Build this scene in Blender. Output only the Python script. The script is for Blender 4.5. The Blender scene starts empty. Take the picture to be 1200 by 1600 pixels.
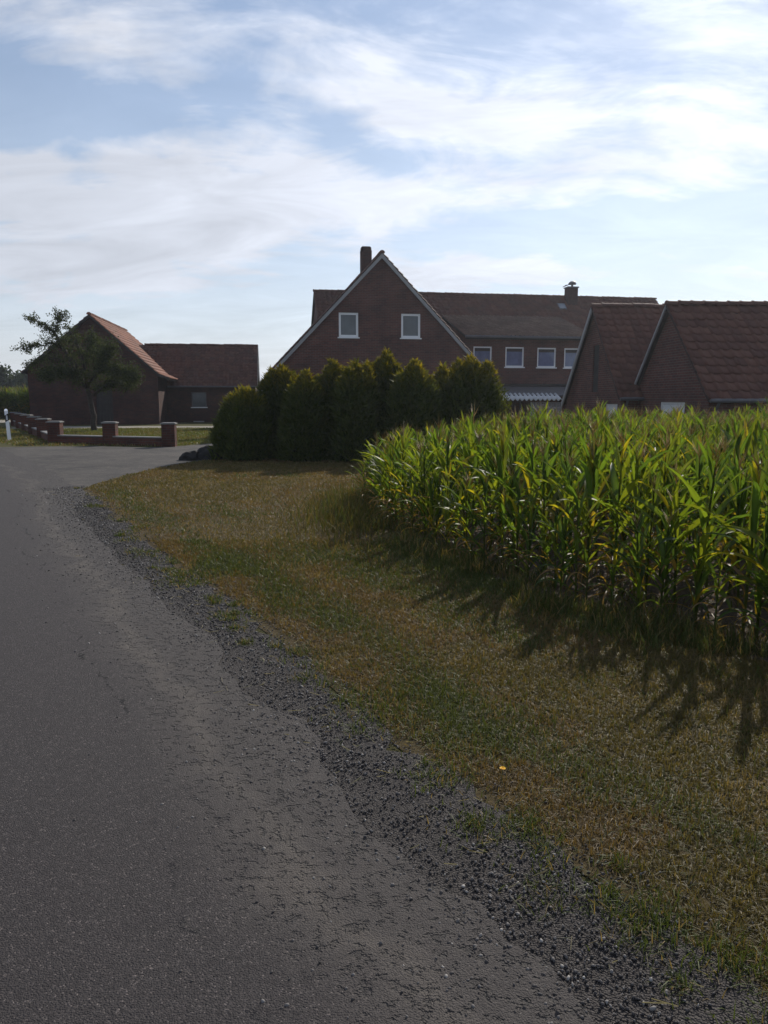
import bpy, math, random
import numpy as np
from mathutils import Vector, Matrix, geometry, noise as mnoise

random.seed(7); RNG = np.random.default_rng(7)
S = bpy.context.scene
COL = S.collection
R = math.radians
# ------------------------------------------------------------------ camera
CAM_H = 1.5; FPX = 1200.0; PITCH = math.atan(178 / 1200.0)
cam = bpy.data.cameras.new('camera'); cam_o = bpy.data.objects.new('camera', cam); COL.objects.link(cam_o)
cam.sensor_fit = 'VERTICAL'; cam.sensor_height = 24; cam.lens = 24 * FPX / 1600
cam.clip_start = 0.05; cam.clip_end = 6000
cam_o.location = (0, 0, CAM_H); cam_o.rotation_euler = (math.pi / 2 - PITCH, 0, 0)
S.camera = cam_o
# ------------------------------------------------------------------ sky and sun
SUN = Vector((0.523, 1.122, 0.747)).normalized()
SUN_EL = math.asin(SUN.z); SUN_AZ = math.atan2(SUN.x, SUN.y)
W = bpy.data.worlds.new('World'); S.world = W; W.use_nodes = True
nt = W.node_tree; N = nt.nodes; LK = nt.links
for n in list(N): N.remove(n)
def wn(t, **k):
    n = N.new(t)
    for a, b in k.items(): setattr(n, a, b)
    return n
def wmath(op, a, b=None, clamp=False):
    n = wn('ShaderNodeMath', operation=op, use_clamp=clamp)
    for i, x in enumerate((a, b)):
        if x is None: continue
        if isinstance(x, (int, float)): n.inputs[i].default_value = x
        else: LK.new(x, n.inputs[i])
    return n.outputs[0]
sky = wn('ShaderNodeTexSky', sky_type='NISHITA')
sky.sun_disc = False; sky.sun_elevation = SUN_EL; sky.sun_rotation = SUN_AZ
sky.air_density = 1.0; sky.dust_density = 0.15; sky.ozone_density = 2.0; sky.altitude = 50
tc = wn('ShaderNodeTexCoord'); sep = wn('ShaderNodeSeparateXYZ'); LK.new(tc.outputs['Generated'], sep.inputs[0])
zz = wmath('ADD', wmath('MAXIMUM', sep.outputs[2], 0.0), 0.30)
comb = wn('ShaderNodeCombineXYZ')
LK.new(wmath('DIVIDE', sep.outputs[0], zz), comb.inputs[0]); LK.new(wmath('DIVIDE', sep.outputs[1], zz), comb.inputs[1])
def cloud_noise(scale, loc, sc, detail, rough, dist, lac=2.0):
    mp = wn('ShaderNodeMapping'); LK.new(comb.outputs[0], mp.inputs[0])
    mp.inputs['Location'].default_value = loc; mp.inputs['Scale'].default_value = sc
    no = wn('ShaderNodeTexNoise'); no.inputs['Scale'].default_value = scale; no.inputs['Detail'].default_value = detail
    no.inputs['Roughness'].default_value = rough; no.inputs['Distortion'].default_value = dist
    no.inputs['Lacunarity'].default_value = lac
    LK.new(mp.outputs[0], no.inputs['Vector']); return no.outputs[0]
CL_OFF = (0.2, 4.4, 0)
CL_BIG = cloud_noise(1.9, CL_OFF, (0.72, 1.25, 1), 10, 0.58, 0.55)
CL_FINE = cloud_noise(5.5, (4.0, 7.0, 0), (0.6, 1.2, 1), 8, 0.62, 0.9)
CL_MOD = cloud_noise(3.2, (2.0, 1.0, 0), (0.7, 1.6, 1), 7, 0.6, 0.8)
dens = wmath('ADD', wmath('MULTIPLY', CL_BIG, 0.64), wmath('MULTIPLY', CL_FINE, 0.36))
# broad cloud banks (two points along each, half width, strength), in the same flat cloud-layer coordinates
def layer_xy(u, v):
    a = (u - 600) / FPX; b = (800 - v) / FPX; d = Vector((a, b * math.sin(PITCH) + math.cos(PITCH), b * math.cos(PITCH) - math.sin(PITCH))).normalized()
    return Vector((d.x / (d.z + .30), d.y / (d.z + .30), 0))
def bank(a, b, wpx, amp):
    global dens
    A, B = layer_xy(*a), layer_xy(*b); c = (A + B) / 2; d = B - A
    mid = ((a[0] + b[0]) / 2, (a[1] + b[1]) / 2); L = math.hypot(b[0] - a[0], b[1] - a[1]); nx, ny = -(b[1] - a[1]) / L, (b[0] - a[0]) / L
    ww = (layer_xy(mid[0] + nx * wpx, mid[1] + ny * wpx) - c); ang = math.atan2(d.y, d.x); w = abs(ww.dot(Vector((-math.sin(ang), math.cos(ang), 0))))
    mp = wn('ShaderNodeMapping', vector_type='TEXTURE'); LK.new(WARP, mp.inputs[0]); mp.inputs['Location'].default_value = c
    mp.inputs['Rotation'].default_value = (0, 0, ang); mp.inputs['Scale'].default_value = (d.length * .55, w, 1)
    ln = wn('ShaderNodeVectorMath', operation='LENGTH'); LK.new(mp.outputs[0], ln.inputs[0])
    g = wmath('POWER', 2.718, wmath('MULTIPLY', wmath('MULTIPLY', ln.outputs['Value'], ln.outputs['Value']), -1.0))
    dens = wmath('ADD', dens, wmath('MULTIPLY', g, amp))
wno = wn('ShaderNodeTexNoise'); wno.inputs['Scale'].default_value = 5.0; wno.inputs['Detail'].default_value = 5; LK.new(comb.outputs[0], wno.inputs['Vector'])
wsub = wn('ShaderNodeVectorMath', operation='SUBTRACT'); LK.new(wno.outputs['Color'], wsub.inputs[0]); wsub.inputs[1].default_value = (.5, .5, 0)
wmul = wn('ShaderNodeVectorMath', operation='MULTIPLY'); LK.new(wsub.outputs[0], wmul.inputs[0]); wmul.inputs[1].default_value = (.30, .30, 0)
wadd = wn('ShaderNodeVectorMath', operation='ADD'); LK.new(comb.outputs[0], wadd.inputs[0]); LK.new(wmul.outputs[0], wadd.inputs[1]); WARP = wadd.outputs[0]
for a_, b_, w_, m_ in (((460, 80), (790, 235), 60, .20), ((760, 265), (1350, 240), 60, .20), ((-200, 300), (430, 275), 42, .16), ((40, 30), (360, 100), 60, .08),
                       ((150, 385), (760, 320), 45, .14), ((600, 425), (1020, 425), 30, .16), ((-150, 400), (420, 425), 45, .13), ((-100, 350), (330, 345), 20, .08),
                       ((-150, 200), (280, 190), 50, -.12), ((640, 60), (1150, 130), 70, -.08), ((560, 380), (1200, 350), 22, -.05)):
    bank(a_, b_, w_, m_)
rmp = wn('ShaderNodeValToRGB'); LK.new(dens, rmp.inputs[0])
e = rmp.color_ramp.elements
e[0].position = 0.42; e[0].color = (0.06, 0.06, 0.06, 1); e[1].position = 0.63; e[1].color = (1, 1, 1, 1)
x = rmp.color_ramp.elements.new(0.50); x.color = (0.30, 0.30, 0.30, 1)
# distant veil of thin cloud towards the horizon
veil = wmath('MULTIPLY', wmath('POWER', wmath('SUBTRACT', 1.0, wmath('MAXIMUM', sep.outputs[2], 0.0), True), 3.0), 1.0)
cover = wmath('MULTIPLY', wmath('MAXIMUM', rmp.outputs[0], veil), 0.95)
bw = wn('ShaderNodeRGBToBW'); LK.new(sky.outputs[0], bw.inputs[0])
vd = wn('ShaderNodeVectorMath', operation='DOT_PRODUCT'); LK.new(tc.outputs['Generated'], vd.inputs[0]); vd.inputs[1].default_value = SUN
lum = wmath('ADD', wmath('MULTIPLY', wmath('POWER', wmath('MAXIMUM', vd.outputs['Value'], 0.0), 7.0), 4.6), 6.3)   # clouds scatter light forward
lum = wmath('MULTIPLY', lum, wmath('ADD', wmath('MULTIPLY', CL_MOD, 0.70), 0.68))
cc = wn('ShaderNodeCombineColor')
LK.new(wmath('MULTIPLY', lum, 0.95), cc.inputs[0]); LK.new(wmath('MULTIPLY', lum, 1.0), cc.inputs[1]); LK.new(wmath('MULTIPLY', lum, 1.12), cc.inputs[2])
mix = wn('ShaderNodeMix', data_type='RGBA'); LK.new(cover, mix.inputs[0]); LK.new(sky.outputs[0], mix.inputs[6]); LK.new(cc.outputs[0], mix.inputs[7])
bg = wn('ShaderNodeBackground'); bg.inputs[1].default_value = 0.10; LK.new(mix.outputs[2], bg.inputs[0])
wo = wn('ShaderNodeOutputWorld'); LK.new(bg.outputs[0], wo.inputs[0])
sl = bpy.data.lights.new('sun', 'SUN'); sl.energy = 4.2; sl.angle = R(0.53); sl.color = (1.0, 0.93, 0.82)
so = bpy.data.objects.new('sun', sl); COL.objects.link(so); so.rotation_euler = SUN.to_track_quat('Z', 'Y').to_euler(); so.location = (20, 40, 40)
S.view_settings.view_transform = 'Standard'; S.view_settings.look = 'None'; S.view_settings.exposure = 0.08; S.view_settings.gamma = 1.0
S.render.engine = 'CYCLES'

# ------------------------------------------------------------------ pixel helpers (photo pixel -> direction; distance from ground or wall)
def ray(u, v):
    a = (u - 600) / FPX; b = (800 - v) / FPX; s, c = math.sin(PITCH), math.cos(PITCH)
    return Vector((a, b * s + c, b * c - s))
def gp(u, v, z=0.0):
    d = ray(u, v); k = (z - CAM_H) / d.z; return Vector((0, 0, CAM_H)) + d * k
def at(u, v, Y):
    d = ray(u, v); return Vector((0, 0, CAM_H)) + d * (Y / d.y)
def in_view(x, y, z=0.8, m=40):
    s, c = math.sin(PITCH), math.cos(PITCH)
    dz = y * c - (z - CAM_H) * s; up = y * s + (z - CAM_H) * c
    dz = np.maximum(dz, 0.05)
    u = 600 + FPX * x / dz; v = 800 - FPX * up / dz
    return (u > -m) & (u < 1200 + m) & (v > -m) & (v < 1600 + m)

# ------------------------------------------------------------------ mesh helpers
def obj(name, me, parent=None, loc=None):
    o = bpy.data.objects.new(name, me); COL.objects.link(o)
    if parent: o.parent = parent
    if loc is not None: o.location = loc
    return o
def empty(name, loc, rz=0):
    o = bpy.data.objects.new(name, None); COL.objects.link(o); o.location = loc; o.rotation_euler = (0, 0, rz); o.empty_display_size = 0.2
    return o
def tag(o, label=None, cat=None, group=None, kind=None):
    if label: o['label'] = label
    if cat: o['category'] = cat
    if group: o['group'] = group
    if kind: o['kind'] = kind
    return o
def mesh_np(name, V, F, mat, col=None, rnd=None, smooth=False):
    """V (n,3); F list of int arrays (m,k)"""
    me = bpy.data.meshes.new(name); V = np.asarray(V, dtype=np.float32)
    if not isinstance(F, (list, tuple)): F = [F]
    me.vertices.add(len(V)); me.vertices.foreach_set('co', V.ravel())
    idx = np.concatenate([f.ravel() for f in F]).astype(np.int32)
    tot = np.concatenate([np.full(len(f), f.shape[1]) for f in F]).astype(np.int32)
    st = np.concatenate([[0], np.cumsum(tot)[:-1]]).astype(np.int32)
    me.loops.add(len(idx)); me.loops.foreach_set('vertex_index', idx)
    me.polygons.add(len(tot)); me.polygons.foreach_set('loop_start', st); me.polygons.foreach_set('loop_total', tot)
    if smooth: me.polygons.foreach_set('use_smooth', np.ones(len(tot), dtype=bool))
    if col is not None:
        a = me.attributes.new('col', 'FLOAT_COLOR', 'POINT'); c = np.ones((len(V), 4), dtype=np.float32); c[:, :3] = col; a.data.foreach_set('color', c.ravel())
    if rnd is not None:
        a = me.attributes.new('rnd', 'FLOAT', 'POINT'); a.data.foreach_set('value', np.asarray(rnd, dtype=np.float32))
    me.update(calc_edges=True); me.validate()
    if mat: me.materials.append(mat)
    return me
class MB:
    """plain list builder"""
    def __init__(s): s.v = []; s.f = []
    def add(s, vs, fs):
        b = len(s.v); s.v += [tuple(p) for p in vs]; s.f += [tuple(i + b for i in f) for f in fs]; return s
    def box(s, x0, y0, z0, x1, y1, z1, M=None):
        P = [Vector((x, y, z)) for z in (z0, z1) for (x, y) in ((x0, y0), (x1, y0), (x1, y1), (x0, y1))]
        if M: P = [M @ p for p in P]
        return s.add(P, [(0, 3, 2, 1), (4, 5, 6, 7), (0, 1, 5, 4), (1, 2, 6, 5), (2, 3, 7, 6), (3, 0, 4, 7)])
    def prism(s, poly, d):
        """poly: list of Vectors, extruded by vector d"""
        n = len(poly); P = [Vector(p) for p in poly] + [Vector(p) + Vector(d) for p in poly]
        return s.add(P, [tuple(range(n - 1, -1, -1)), tuple(range(n, 2 * n))] + [(i, (i + 1) % n, n + (i + 1) % n, n + i) for i in range(n)])
    def tube(s, pts, rad, n=8, cap=True):
        pts = [Vector(p) for p in pts]; b = len(s.v); m = len(pts)
        for i, p in enumerate(pts):
            d = (pts[min(i + 1, m - 1)] - pts[max(i - 1, 0)]).normalized()
            a = Vector((0, 0, 1)) if abs(d.z) < .9 else Vector((1, 0, 0))
            x = d.cross(a).normalized(); y = d.cross(x); r = rad[i] if isinstance(rad, (list, tuple)) else rad
            for k in range(n):
                t = 2 * math.pi * k / n; s.v.append(tuple(p + x * (r * math.cos(t)) + y * (r * math.sin(t))))
        for i in range(m - 1):
            for k in range(n): s.f.append((b + i * n + k, b + i * n + (k + 1) % n, b + (i + 1) * n + (k + 1) % n, b + (i + 1) * n + k))
        if cap: s.f.append(tuple(b + k for k in range(n - 1, -1, -1))); s.f.append(tuple(b + (m - 1) * n + k for k in range(n)))
        return s
    def mesh(s, name, mat, uv=False, smooth=False):
        me = bpy.data.meshes.new(name); me.from_pydata(s.v, [], s.f); me.validate()
        if smooth: me.polygons.foreach_set('use_smooth', [True] * len(me.polygons))
        if mat: me.materials.append(mat)
        if uv: box_uv(me)
        return me
    def build(s, name, mat, parent=None, uv=False, smooth=False):
        return obj(name, s.mesh(name, mat, uv, smooth), parent)
def box_uv(me):
    l = me.uv_layers.new(name='UVMap')
    for p in me.polygons:
        n = p.normal
        if abs(n.z) > .9: h = Vector((1, 0, 0)); w = Vector((0, 1, 0))
        else: h = Vector((0, 0, 1)).cross(n).normalized(); w = Vector((0, 0, 1))
        for li in p.loop_indices:
            c = me.vertices[me.loops[li].vertex_index].co; l.data[li].uv = (c.dot(h), c.dot(w))
def vnoise(x, y, seed=0):
    """numpy value noise 0..1"""
    xi = np.floor(x).astype(np.int64); yi = np.floor(y).astype(np.int64); fx = x - xi; fy = y - yi
    fx = fx * fx * (3 - 2 * fx); fy = fy * fy * (3 - 2 * fy)
    def h(a, b):
        n = (a * 374761393 + b * 668265263 + seed * 974711) & 0x7fffffff
        n = ((n ^ (n >> 13)) * 1274126177) & 0x7fffffff
        return ((n ^ (n >> 16)) & 0xffff) / 65535.0
    return (h(xi, yi) * (1 - fx) + h(xi + 1, yi) * fx) * (1 - fy) + (h(xi, yi + 1) * (1 - fx) + h(xi + 1, yi + 1) * fx) * fy
def fbm(x, y, seed=0, o=4):
    r = 0; a = .5; t = 0
    for i in range(o): r = r + a * vnoise(x * 2 ** i, y * 2 ** i, seed + i); t += a; a *= .5
    return r / t
def inpoly(x, y, P):
    c = np.zeros(x.shape, bool); n = len(P); j = n - 1
    for i in range(n):
        xi, yi = P[i][0], P[i][1]; xj, yj = P[j][0], P[j][1]
        if yi != yj: c ^= ((yi > y) != (yj > y)) & (x < (xj - xi) * (y - yi) / (yj - yi) + xi)
        j = i
    return c
def polydist(x, y, L):
    """distance to open polyline"""
    d = np.full(x.shape, 1e9)
    for (ax, ay), (bx, by) in zip(L[:-1], L[1:]):
        t = np.clip(((x - ax) * (bx - ax) + (y - ay) * (by - ay)) / ((bx - ax) ** 2 + (by - ay) ** 2), 0, 1)
        d = np.minimum(d, np.hypot(x - ax - t * (bx - ax), y - ay - t * (by - ay)))
    return d
def sm(x, a, b):
    t = np.clip((x - a) / (b - a), 0, 1); return t * t * (3 - 2 * t)

# ------------------------------------------------------------------ materials
class MT:
    def __init__(s, name):
        s.m = bpy.data.materials.new(name); s.m.use_nodes = True; s.t = s.m.node_tree; s.n = s.t.nodes
        s.b = s.n['Principled BSDF']; s.out = s.n['Material Output']
    def node(s, t, **k):
        n = s.n.new(t)
        for a, b in k.items(): setattr(n, a, b)
        return n
    def put(s, sock, x):
        if hasattr(x, 'is_linked') or hasattr(x, 'links'): s.t.links.new(x, sock)
        else: sock.default_value = x
    def math(s, op, a, b=0.0, clamp=False):
        n = s.node('ShaderNodeMath', operation=op, use_clamp=clamp); s.put(n.inputs[0], a); s.put(n.inputs[1], b); return n.outputs[0]
    def coord(s, kind='Object', scale=(1, 1, 1)):
        n = s.node('ShaderNodeTexCoord'); m = s.node('ShaderNodeMapping'); m.inputs['Scale'].default_value = scale
        s.t.links.new(n.outputs[kind], m.inputs[0]); return m.outputs[0]
    def noise(s, vec, scale, detail=4, rough=.6, dist=0):
        n = s.node('ShaderNodeTexNoise'); s.put(n.inputs['Vector'], vec); n.inputs['Scale'].default_value = scale
        n.inputs['Detail'].default_value = detail; n.inputs['Roughness'].default_value = rough; n.inputs['Distortion'].default_value = dist; return n.outputs[0]
    def voro(s, vec, scale, feature='F1', out='Distance'):
        n = s.node('ShaderNodeTexVoronoi', feature=feature); s.put(n.inputs['Vector'], vec); n.inputs['Scale'].default_value = scale; return n.outputs[out]
    def ramp(s, f, stops):
        n = s.node('ShaderNodeValToRGB'); s.put(n.inputs[0], f); r = n.color_ramp
        while len(r.elements) < len(stops): r.elements.new(.5)
        for el, (p, c) in zip(r.elements, stops):
            el.position = p; el.color = (*c, 1) if len(c) == 3 else c
        return n.outputs[0]
    def mix(s, f, a, b, mode='MIX'):
        n = s.node('ShaderNodeMix', data_type='RGBA', blend_type=mode); s.put(n.inputs[0], f)
        for i, x in ((6, a), (7, b)): s.put(n.inputs[i], (*x, 1) if isinstance(x, tuple) and len(x) == 3 else x)
        return n.outputs[2]
    def attr(s, name, out='Fac'):
        n = s.node('ShaderNodeAttribute', attribute_name=name); return n.outputs[out]
    def bump(s, h, dist=.01, strength=1.0, prev=None):
        n = s.node('ShaderNodeBump'); n.inputs['Distance'].default_value = dist; n.inputs['Strength'].default_value = strength; s.put(n.inputs['Height'], h)
        if prev: s.put(n.inputs['Normal'], prev)
        s.put(s.b.inputs['Normal'], n.outputs[0]); return n.outputs[0]
    def set(s, color=None, rough=None, spec=None, metal=None):
        if color is not None: s.put(s.b.inputs['Base Color'], (*color, 1) if isinstance(color, tuple) and len(color) == 3 else color)
        if rough is not None: s.put(s.b.inputs['Roughness'], rough)
        if spec is not None: s.b.inputs['Specular IOR Level'].default_value = spec
        if metal is not None: s.b.inputs['Metallic'].default_value = metal
        return s
M = {}
def plain(name, c, rough=.6, var=.25, sc=6, spec=.3, bump=.003, metal=0):
    t = MT(name); v = t.coord()
    f = t.noise(v, sc, 5, .65)
    d = tuple(x * (1 - var) for x in c); l = tuple(min(1, x * (1 + var)) for x in c)
    t.set(t.ramp(f, [(.3, d), (.7, l)]), rough, spec, metal); t.bump(t.noise(v, sc * 8, 3), bump); M[name] = t.m; return t.m
def foliage(name, trans=.45, rough=.45, spec=.35, jitter=.35, tint=(1.25, 1.15, .45)):
    t = MT(name); c = t.attr('col', 'Color')
    oi = t.node('ShaderNodeObjectInfo')
    k = t.math('ADD', t.math('MULTIPLY', oi.outputs['Random'], jitter), 1 - jitter / 2)
    hs = t.node('ShaderNodeHueSaturation'); t.put(hs.inputs['Color'], c); t.put(hs.inputs['Value'], k); c2 = hs.outputs[0]
    t.set(c2, rough, spec)
    tr = t.node('ShaderNodeBsdfTranslucent'); t.put(tr.inputs[0], t.mix(1.0, c2, tint, 'MULTIPLY'))
    mx = t.node('ShaderNodeMixShader'); mx.inputs[0].default_value = trans
    t.t.links.new(t.b.outputs[0], mx.inputs[1]); t.t.links.new(tr.outputs[0], mx.inputs[2]); t.t.links.new(mx.outputs[0], t.out.inputs[0])
    M[name] = t.m; return t.m
def brick(name, c1, c2, mortar):
    t = MT(name); uv = t.node('ShaderNodeTexCoord').outputs['UV']
    b = t.node('ShaderNodeTexBrick'); t.put(b.inputs['Vector'], uv)
    b.inputs['Color1'].default_value = (*c1, 1); b.inputs['Color2'].default_value = (*c2, 1); b.inputs['Mortar'].default_value = (*mortar, 1)
    b.inputs['Scale'].default_value = 1; b.inputs['Mortar Size'].default_value = .008; b.inputs['Mortar Smooth'].default_value = .2
    b.inputs['Brick Width'].default_value = .25; b.inputs['Row Height'].default_value = .077; b.inputs['Bias'].default_value = -.1
    w = t.noise(t.coord(), 1.1, 6, .65)
    col = t.mix(1.0, b.outputs['Color'], t.ramp(w, [(.3, (.58, .58, .60)), (.7, (1.22, 1.16, 1.10))]), 'MULTIPLY')
    t.set(col, .88, .2)
    t.bump(t.math('SUBTRACT', t.math('MULTIPLY', t.noise(t.coord(), 60, 3), .3), b.outputs['Fac']), .006); M[name] = t.m
brick('brick', (.130, .054, .044), (.080, .038, .036), (.125, .110, .104))
brick('barn_brick', (.085, .036, .030), (.048, .027, .027), (.062, .055, .052))
brick('wall_brick', (.110, .040, .029), (.066, .029, .025), (.075, .062, .055))
def tile_mat(name, dark, mid, light):
    t = MT(name); oi = t.node('ShaderNodeObjectInfo')
    r = t.math('FRACT', t.math('ADD', t.attr('rnd'), oi.outputs['Random']))
    base = t.ramp(r, [(0, dark), (.5, mid), (1, light)])
    v = t.coord('Object'); n1 = t.noise(v, .7, 5, .65); n2 = t.noise(v, 9, 5, .7)
    c = t.mix(t.math('MULTIPLY', n2, .55), base, tuple(x * .55 for x in mid))
    c = t.mix(t.ramp(n1, [(.48, (0, 0, 0)), (.7, (.55, .55, .55))]), c, (.055, .045, .038))
    t.set(c, .75, .3); t.bump(n2, .004); M[name] = t.m
tile_mat('tile', (.092, .042, .034), (.122, .053, .040), (.160, .075, .054))
tile_mat('tile_sunlit', (.19, .055, .028), (.24, .070, .034), (.29, .095, .046))  # red clay, its colour pushed to the tone of the sunlit slope
tile_mat('tile_dormer_lit', (.13, .082, .064), (.17, .11, .085), (.22, .15, .115))  # paler copy of the roof tile, grazing sunlight put into its colour
plain('white_frame', (.78, .79, .80), .45, .05, 3)
plain('verge_board', (.30, .30, .31), .6, .12, 2)
plain('dark_wood', (.035, .030, .030), .7, .3, 4)
plain('grey_wood', (.22, .21, .20), .8, .2, 5)
plain('gutter_metal', (.10, .10, .11), .5, .2, 3)
plain('white_door', (.66, .67, .68), .55, .08, 2)
plain('coping', (.20, .195, .19), .8, .15, 5)
plain('zinc', (.35, .36, .38), .4, .15, 5, metal=.6)
plain('plastic_white', (.82, .83, .84), .5, .06, 5)
plain('plastic_black', (.012, .012, .014), .5, .2, 5)
plain('reflector', (.55, .56, .58), .15, .1, 30)
plain('chimney_clay', (.055, .032, .028), .85, .35, 7)
plain('bark', (.045, .036, .030), .9, .4, 14, bump=.01)
plain('boulder', (.022, .021, .022), .85, .4, 6, bump=.02)
plain('concrete', (.27, .27, .28), .85, .15, 6)
plain('stalk_wood', (.09, .11, .035), .6, .3, 10)
def pane(name, c):
    t = MT(name); f = t.noise(t.coord(), 2.2, 4, .6); t.set(t.ramp(f, [(.35, tuple(x * .7 for x in c)), (.65, c)]), .06, .6); M[name] = t.m  # noise paints uneven reflections into the glass colour
pane('pane_dark', (.055, .075, .095)); pane('pane_blue', (.12, .165, .29)); pane('pane_roof', (.30, .33, .38))
plain('curtain', (.30, .34, .42), .8, .1, 4)
plain('corrugated', (.48, .50, .52), .5, .1, 4)
foliage('corn_leaf', .62, .46, .32, .45, (1.50, 1.36, .32))
foliage('grass_blade', .35, .55, .2, .0)
foliage('thuja', .42, .6, .15, .25, (1.5, 1.15, .25))
foliage('tree_leaf', .30, .75, .12, .2)
plain('petal_yellow', (.80, .48, .01), .6, .1, 40)

def attr_band(t): return t.attr('across')
# asphalt with dirt track along its edge ('across' = metres from the grass edge)
t = MT('asphalt'); v = t.coord(); ac = t.attr('across')
wob = t.math('MULTIPLY', t.math('SUBTRACT', t.noise(t.coord('Object', (.35, .35, .35)), 3, 5, .6), .5), .55)
a2 = t.math('ADD', ac, wob)
agg = t.voro(v, 190, 'F1', 'Color'); aggd = t.voro(v, 190)
gry = t.node('ShaderNodeRGBToBW'); t.put(gry.inputs[0], agg)
base = t.ramp(gry.outputs[0], [(.12, (.016, .016, .017)), (.5, (.034, .033, .034)), (.80, (.070, .067, .066)), (.93, (.26, .245, .23))])
base = t.mix(t.ramp(t.noise(v, 320, 3, .8), [(.35, (.85, .85, .85)), (.6, (0, 0, 0))]), base, (.012, .012, .013))
base = t.mix(t.math('MULTIPLY', t.noise(v, .55, 5, .6), .6), base, (.039, .033, .034))
base = t.mix(1.0, base, (.98, .88, .87), 'MULTIPLY')
dirt = t.mix(t.noise(v, 130, 3, .7), (.036, .031, .030), (.074, .063, .057))
dirt = t.mix(t.ramp(t.noise(v, 26, 3, .7), [(.54, (0, 0, 0)), (.62, (.7, .7, .7))]), dirt, (.024, .022, .021))
dm = t.ramp(a2, [(.78, (1, 1, 1)), (1.12, (0, 0, 0))])
pal = t.ramp(t.math('ABSOLUTE', t.math('SUBTRACT', t.math('ADD', ac, t.math('MULTIPLY', wob, 1.6)), .72)), [(.0, (1, 1, 1)), (.11, (0, 0, 0))])
dirt = t.mix(t.math('MULTIPLY', pal, t.noise(v, 2.6, 4, .7)), dirt, (.120, .102, .086))
dmn = t.math('MULTIPLY', dm, t.ramp(t.noise(v, 5.5, 6, .75), [(.25, (.25, .25, .25)), (.6, (.9, .9, .9))]))
col = t.mix(dmn, base, dirt)
crk = t.ramp(t.math('ABSOLUTE', t.math('SUBTRACT', t.math('ADD', a2, t.math('MULTIPLY', t.math('SUBTRACT', t.noise(v, 7, 6, .8), .5), .16)), 1.06)), [(.002, (1, 1, 1)), (.010, (0, 0, 0))])
crm = t.math('MULTIPLY', crk, t.ramp(t.noise(v, 1.7, 4, .6), [(.50, (0, 0, 0)), (.60, (.8, .8, .8))]))
col = t.mix(crm, col, (.016, .015, .015))
t.set(col, t.math('ADD', .72, t.math('MULTIPLY', t.noise(v, 40, 2), .2)), .35)
pits = t.ramp(t.noise(v, 26, 3, .7), [(.54, (1, 1, 1)), (.62, (0, 0, 0))])
h = t.math('ADD', t.math('MULTIPLY', aggd, -.55), t.math('ADD', t.math('MULTIPLY', t.noise(v, 90, 4, .75), .8), t.math('MULTIPLY', t.math('MULTIPLY', pits, dm), 2.2)))
t.bump(t.math('SUBTRACT', h, t.math('MULTIPLY', crm, 2.0)), .006, .9); M['asphalt'] = t.m
# driveway
t = MT('driveway'); v = t.coord()
c = t.mix(t.ramp(t.noise(v, .55, 7, .72), [(.36, (0, 0, 0)), (.64, (1, 1, 1))]), (.044, .041, .041), (.118, .106, .096))
c = t.mix(t.ramp(t.noise(v, 3.2, 6, .75), [(.50, (0, 0, 0)), (.68, (.8, .8, .8))]), c, (.155, .135, .112))
c = t.mix(t.math('MULTIPLY', t.ramp(t.noise(v, 48, 3, .8), [(.4, (0, 0, 0)), (.62, (1, 1, 1))]), .75), c, (.036, .034, .034))
t.set(c, .9, .2); t.bump(t.noise(v, 40, 5, .75), .012); M['driveway'] = t.m
# gravel bed
t = MT('gravel_bed'); v = t.coord(); g = t.voro(v, 150, 'F1', 'Color'); bwn = t.node('ShaderNodeRGBToBW'); t.put(bwn.inputs[0], g)
c = t.ramp(bwn.outputs[0], [(.1, (.017, .015, .016)), (.55, (.032, .028, .028)), (.9, (.078, .069, .067))]); c = t.mix(t.math('MULTIPLY', t.noise(v, 2.6, 6, .75), .85), c, (.050, .041, .037))
t.set(c, .8, .3); t.bump(t.math('MULTIPLY', t.voro(v, 150), -1.0), .010); M['gravel_bed'] = t.m
# stones
t = MT('stone'); r = t.attr('rnd'); t.set(t.ramp(r, [(0, (.038, .034, .034)), (.6, (.074, .066, .065)), (.92, (.145, .135, .130)), (1, (.34, .32, .30))]), .75, .35); M['stone'] = t.m
# soils
def soil(name, a, b, c, sc=1.2):
    t = MT(name); v = t.coord(); k = t.mix(t.ramp(t.noise(v, sc, 6, .7), [(.35, (0, 0, 0)), (.65, (1, 1, 1))]), a, b)
    k = t.mix(t.math('MULTIPLY', t.ramp(t.noise(v, 45, 4, .75), [(.4, (0, 0, 0)), (.65, (1, 1, 1))]), .7), k, c)
    t.set(k, .95, .1); t.bump(t.noise(v, 30, 6, .75), .03); M[name] = t.m
soil('verge_soil', (.125, .092, .046), (.092, .074, .034), (.070, .052, .028))
soil('field_soil', (.085, .064, .050), (.060, .046, .038), (.150, .120, .095), 2.5)
soil('ground_earth', (.075, .075, .028), (.095, .085, .036), (.05, .05, .02), .3)
soil('pale_path', (.36, .33, .28), (.30, .28, .24), (.24, .22, .19))
soil('lawn_soil', (.090, .095, .030), (.115, .100, .042), (.06, .065, .02), .6)

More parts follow.
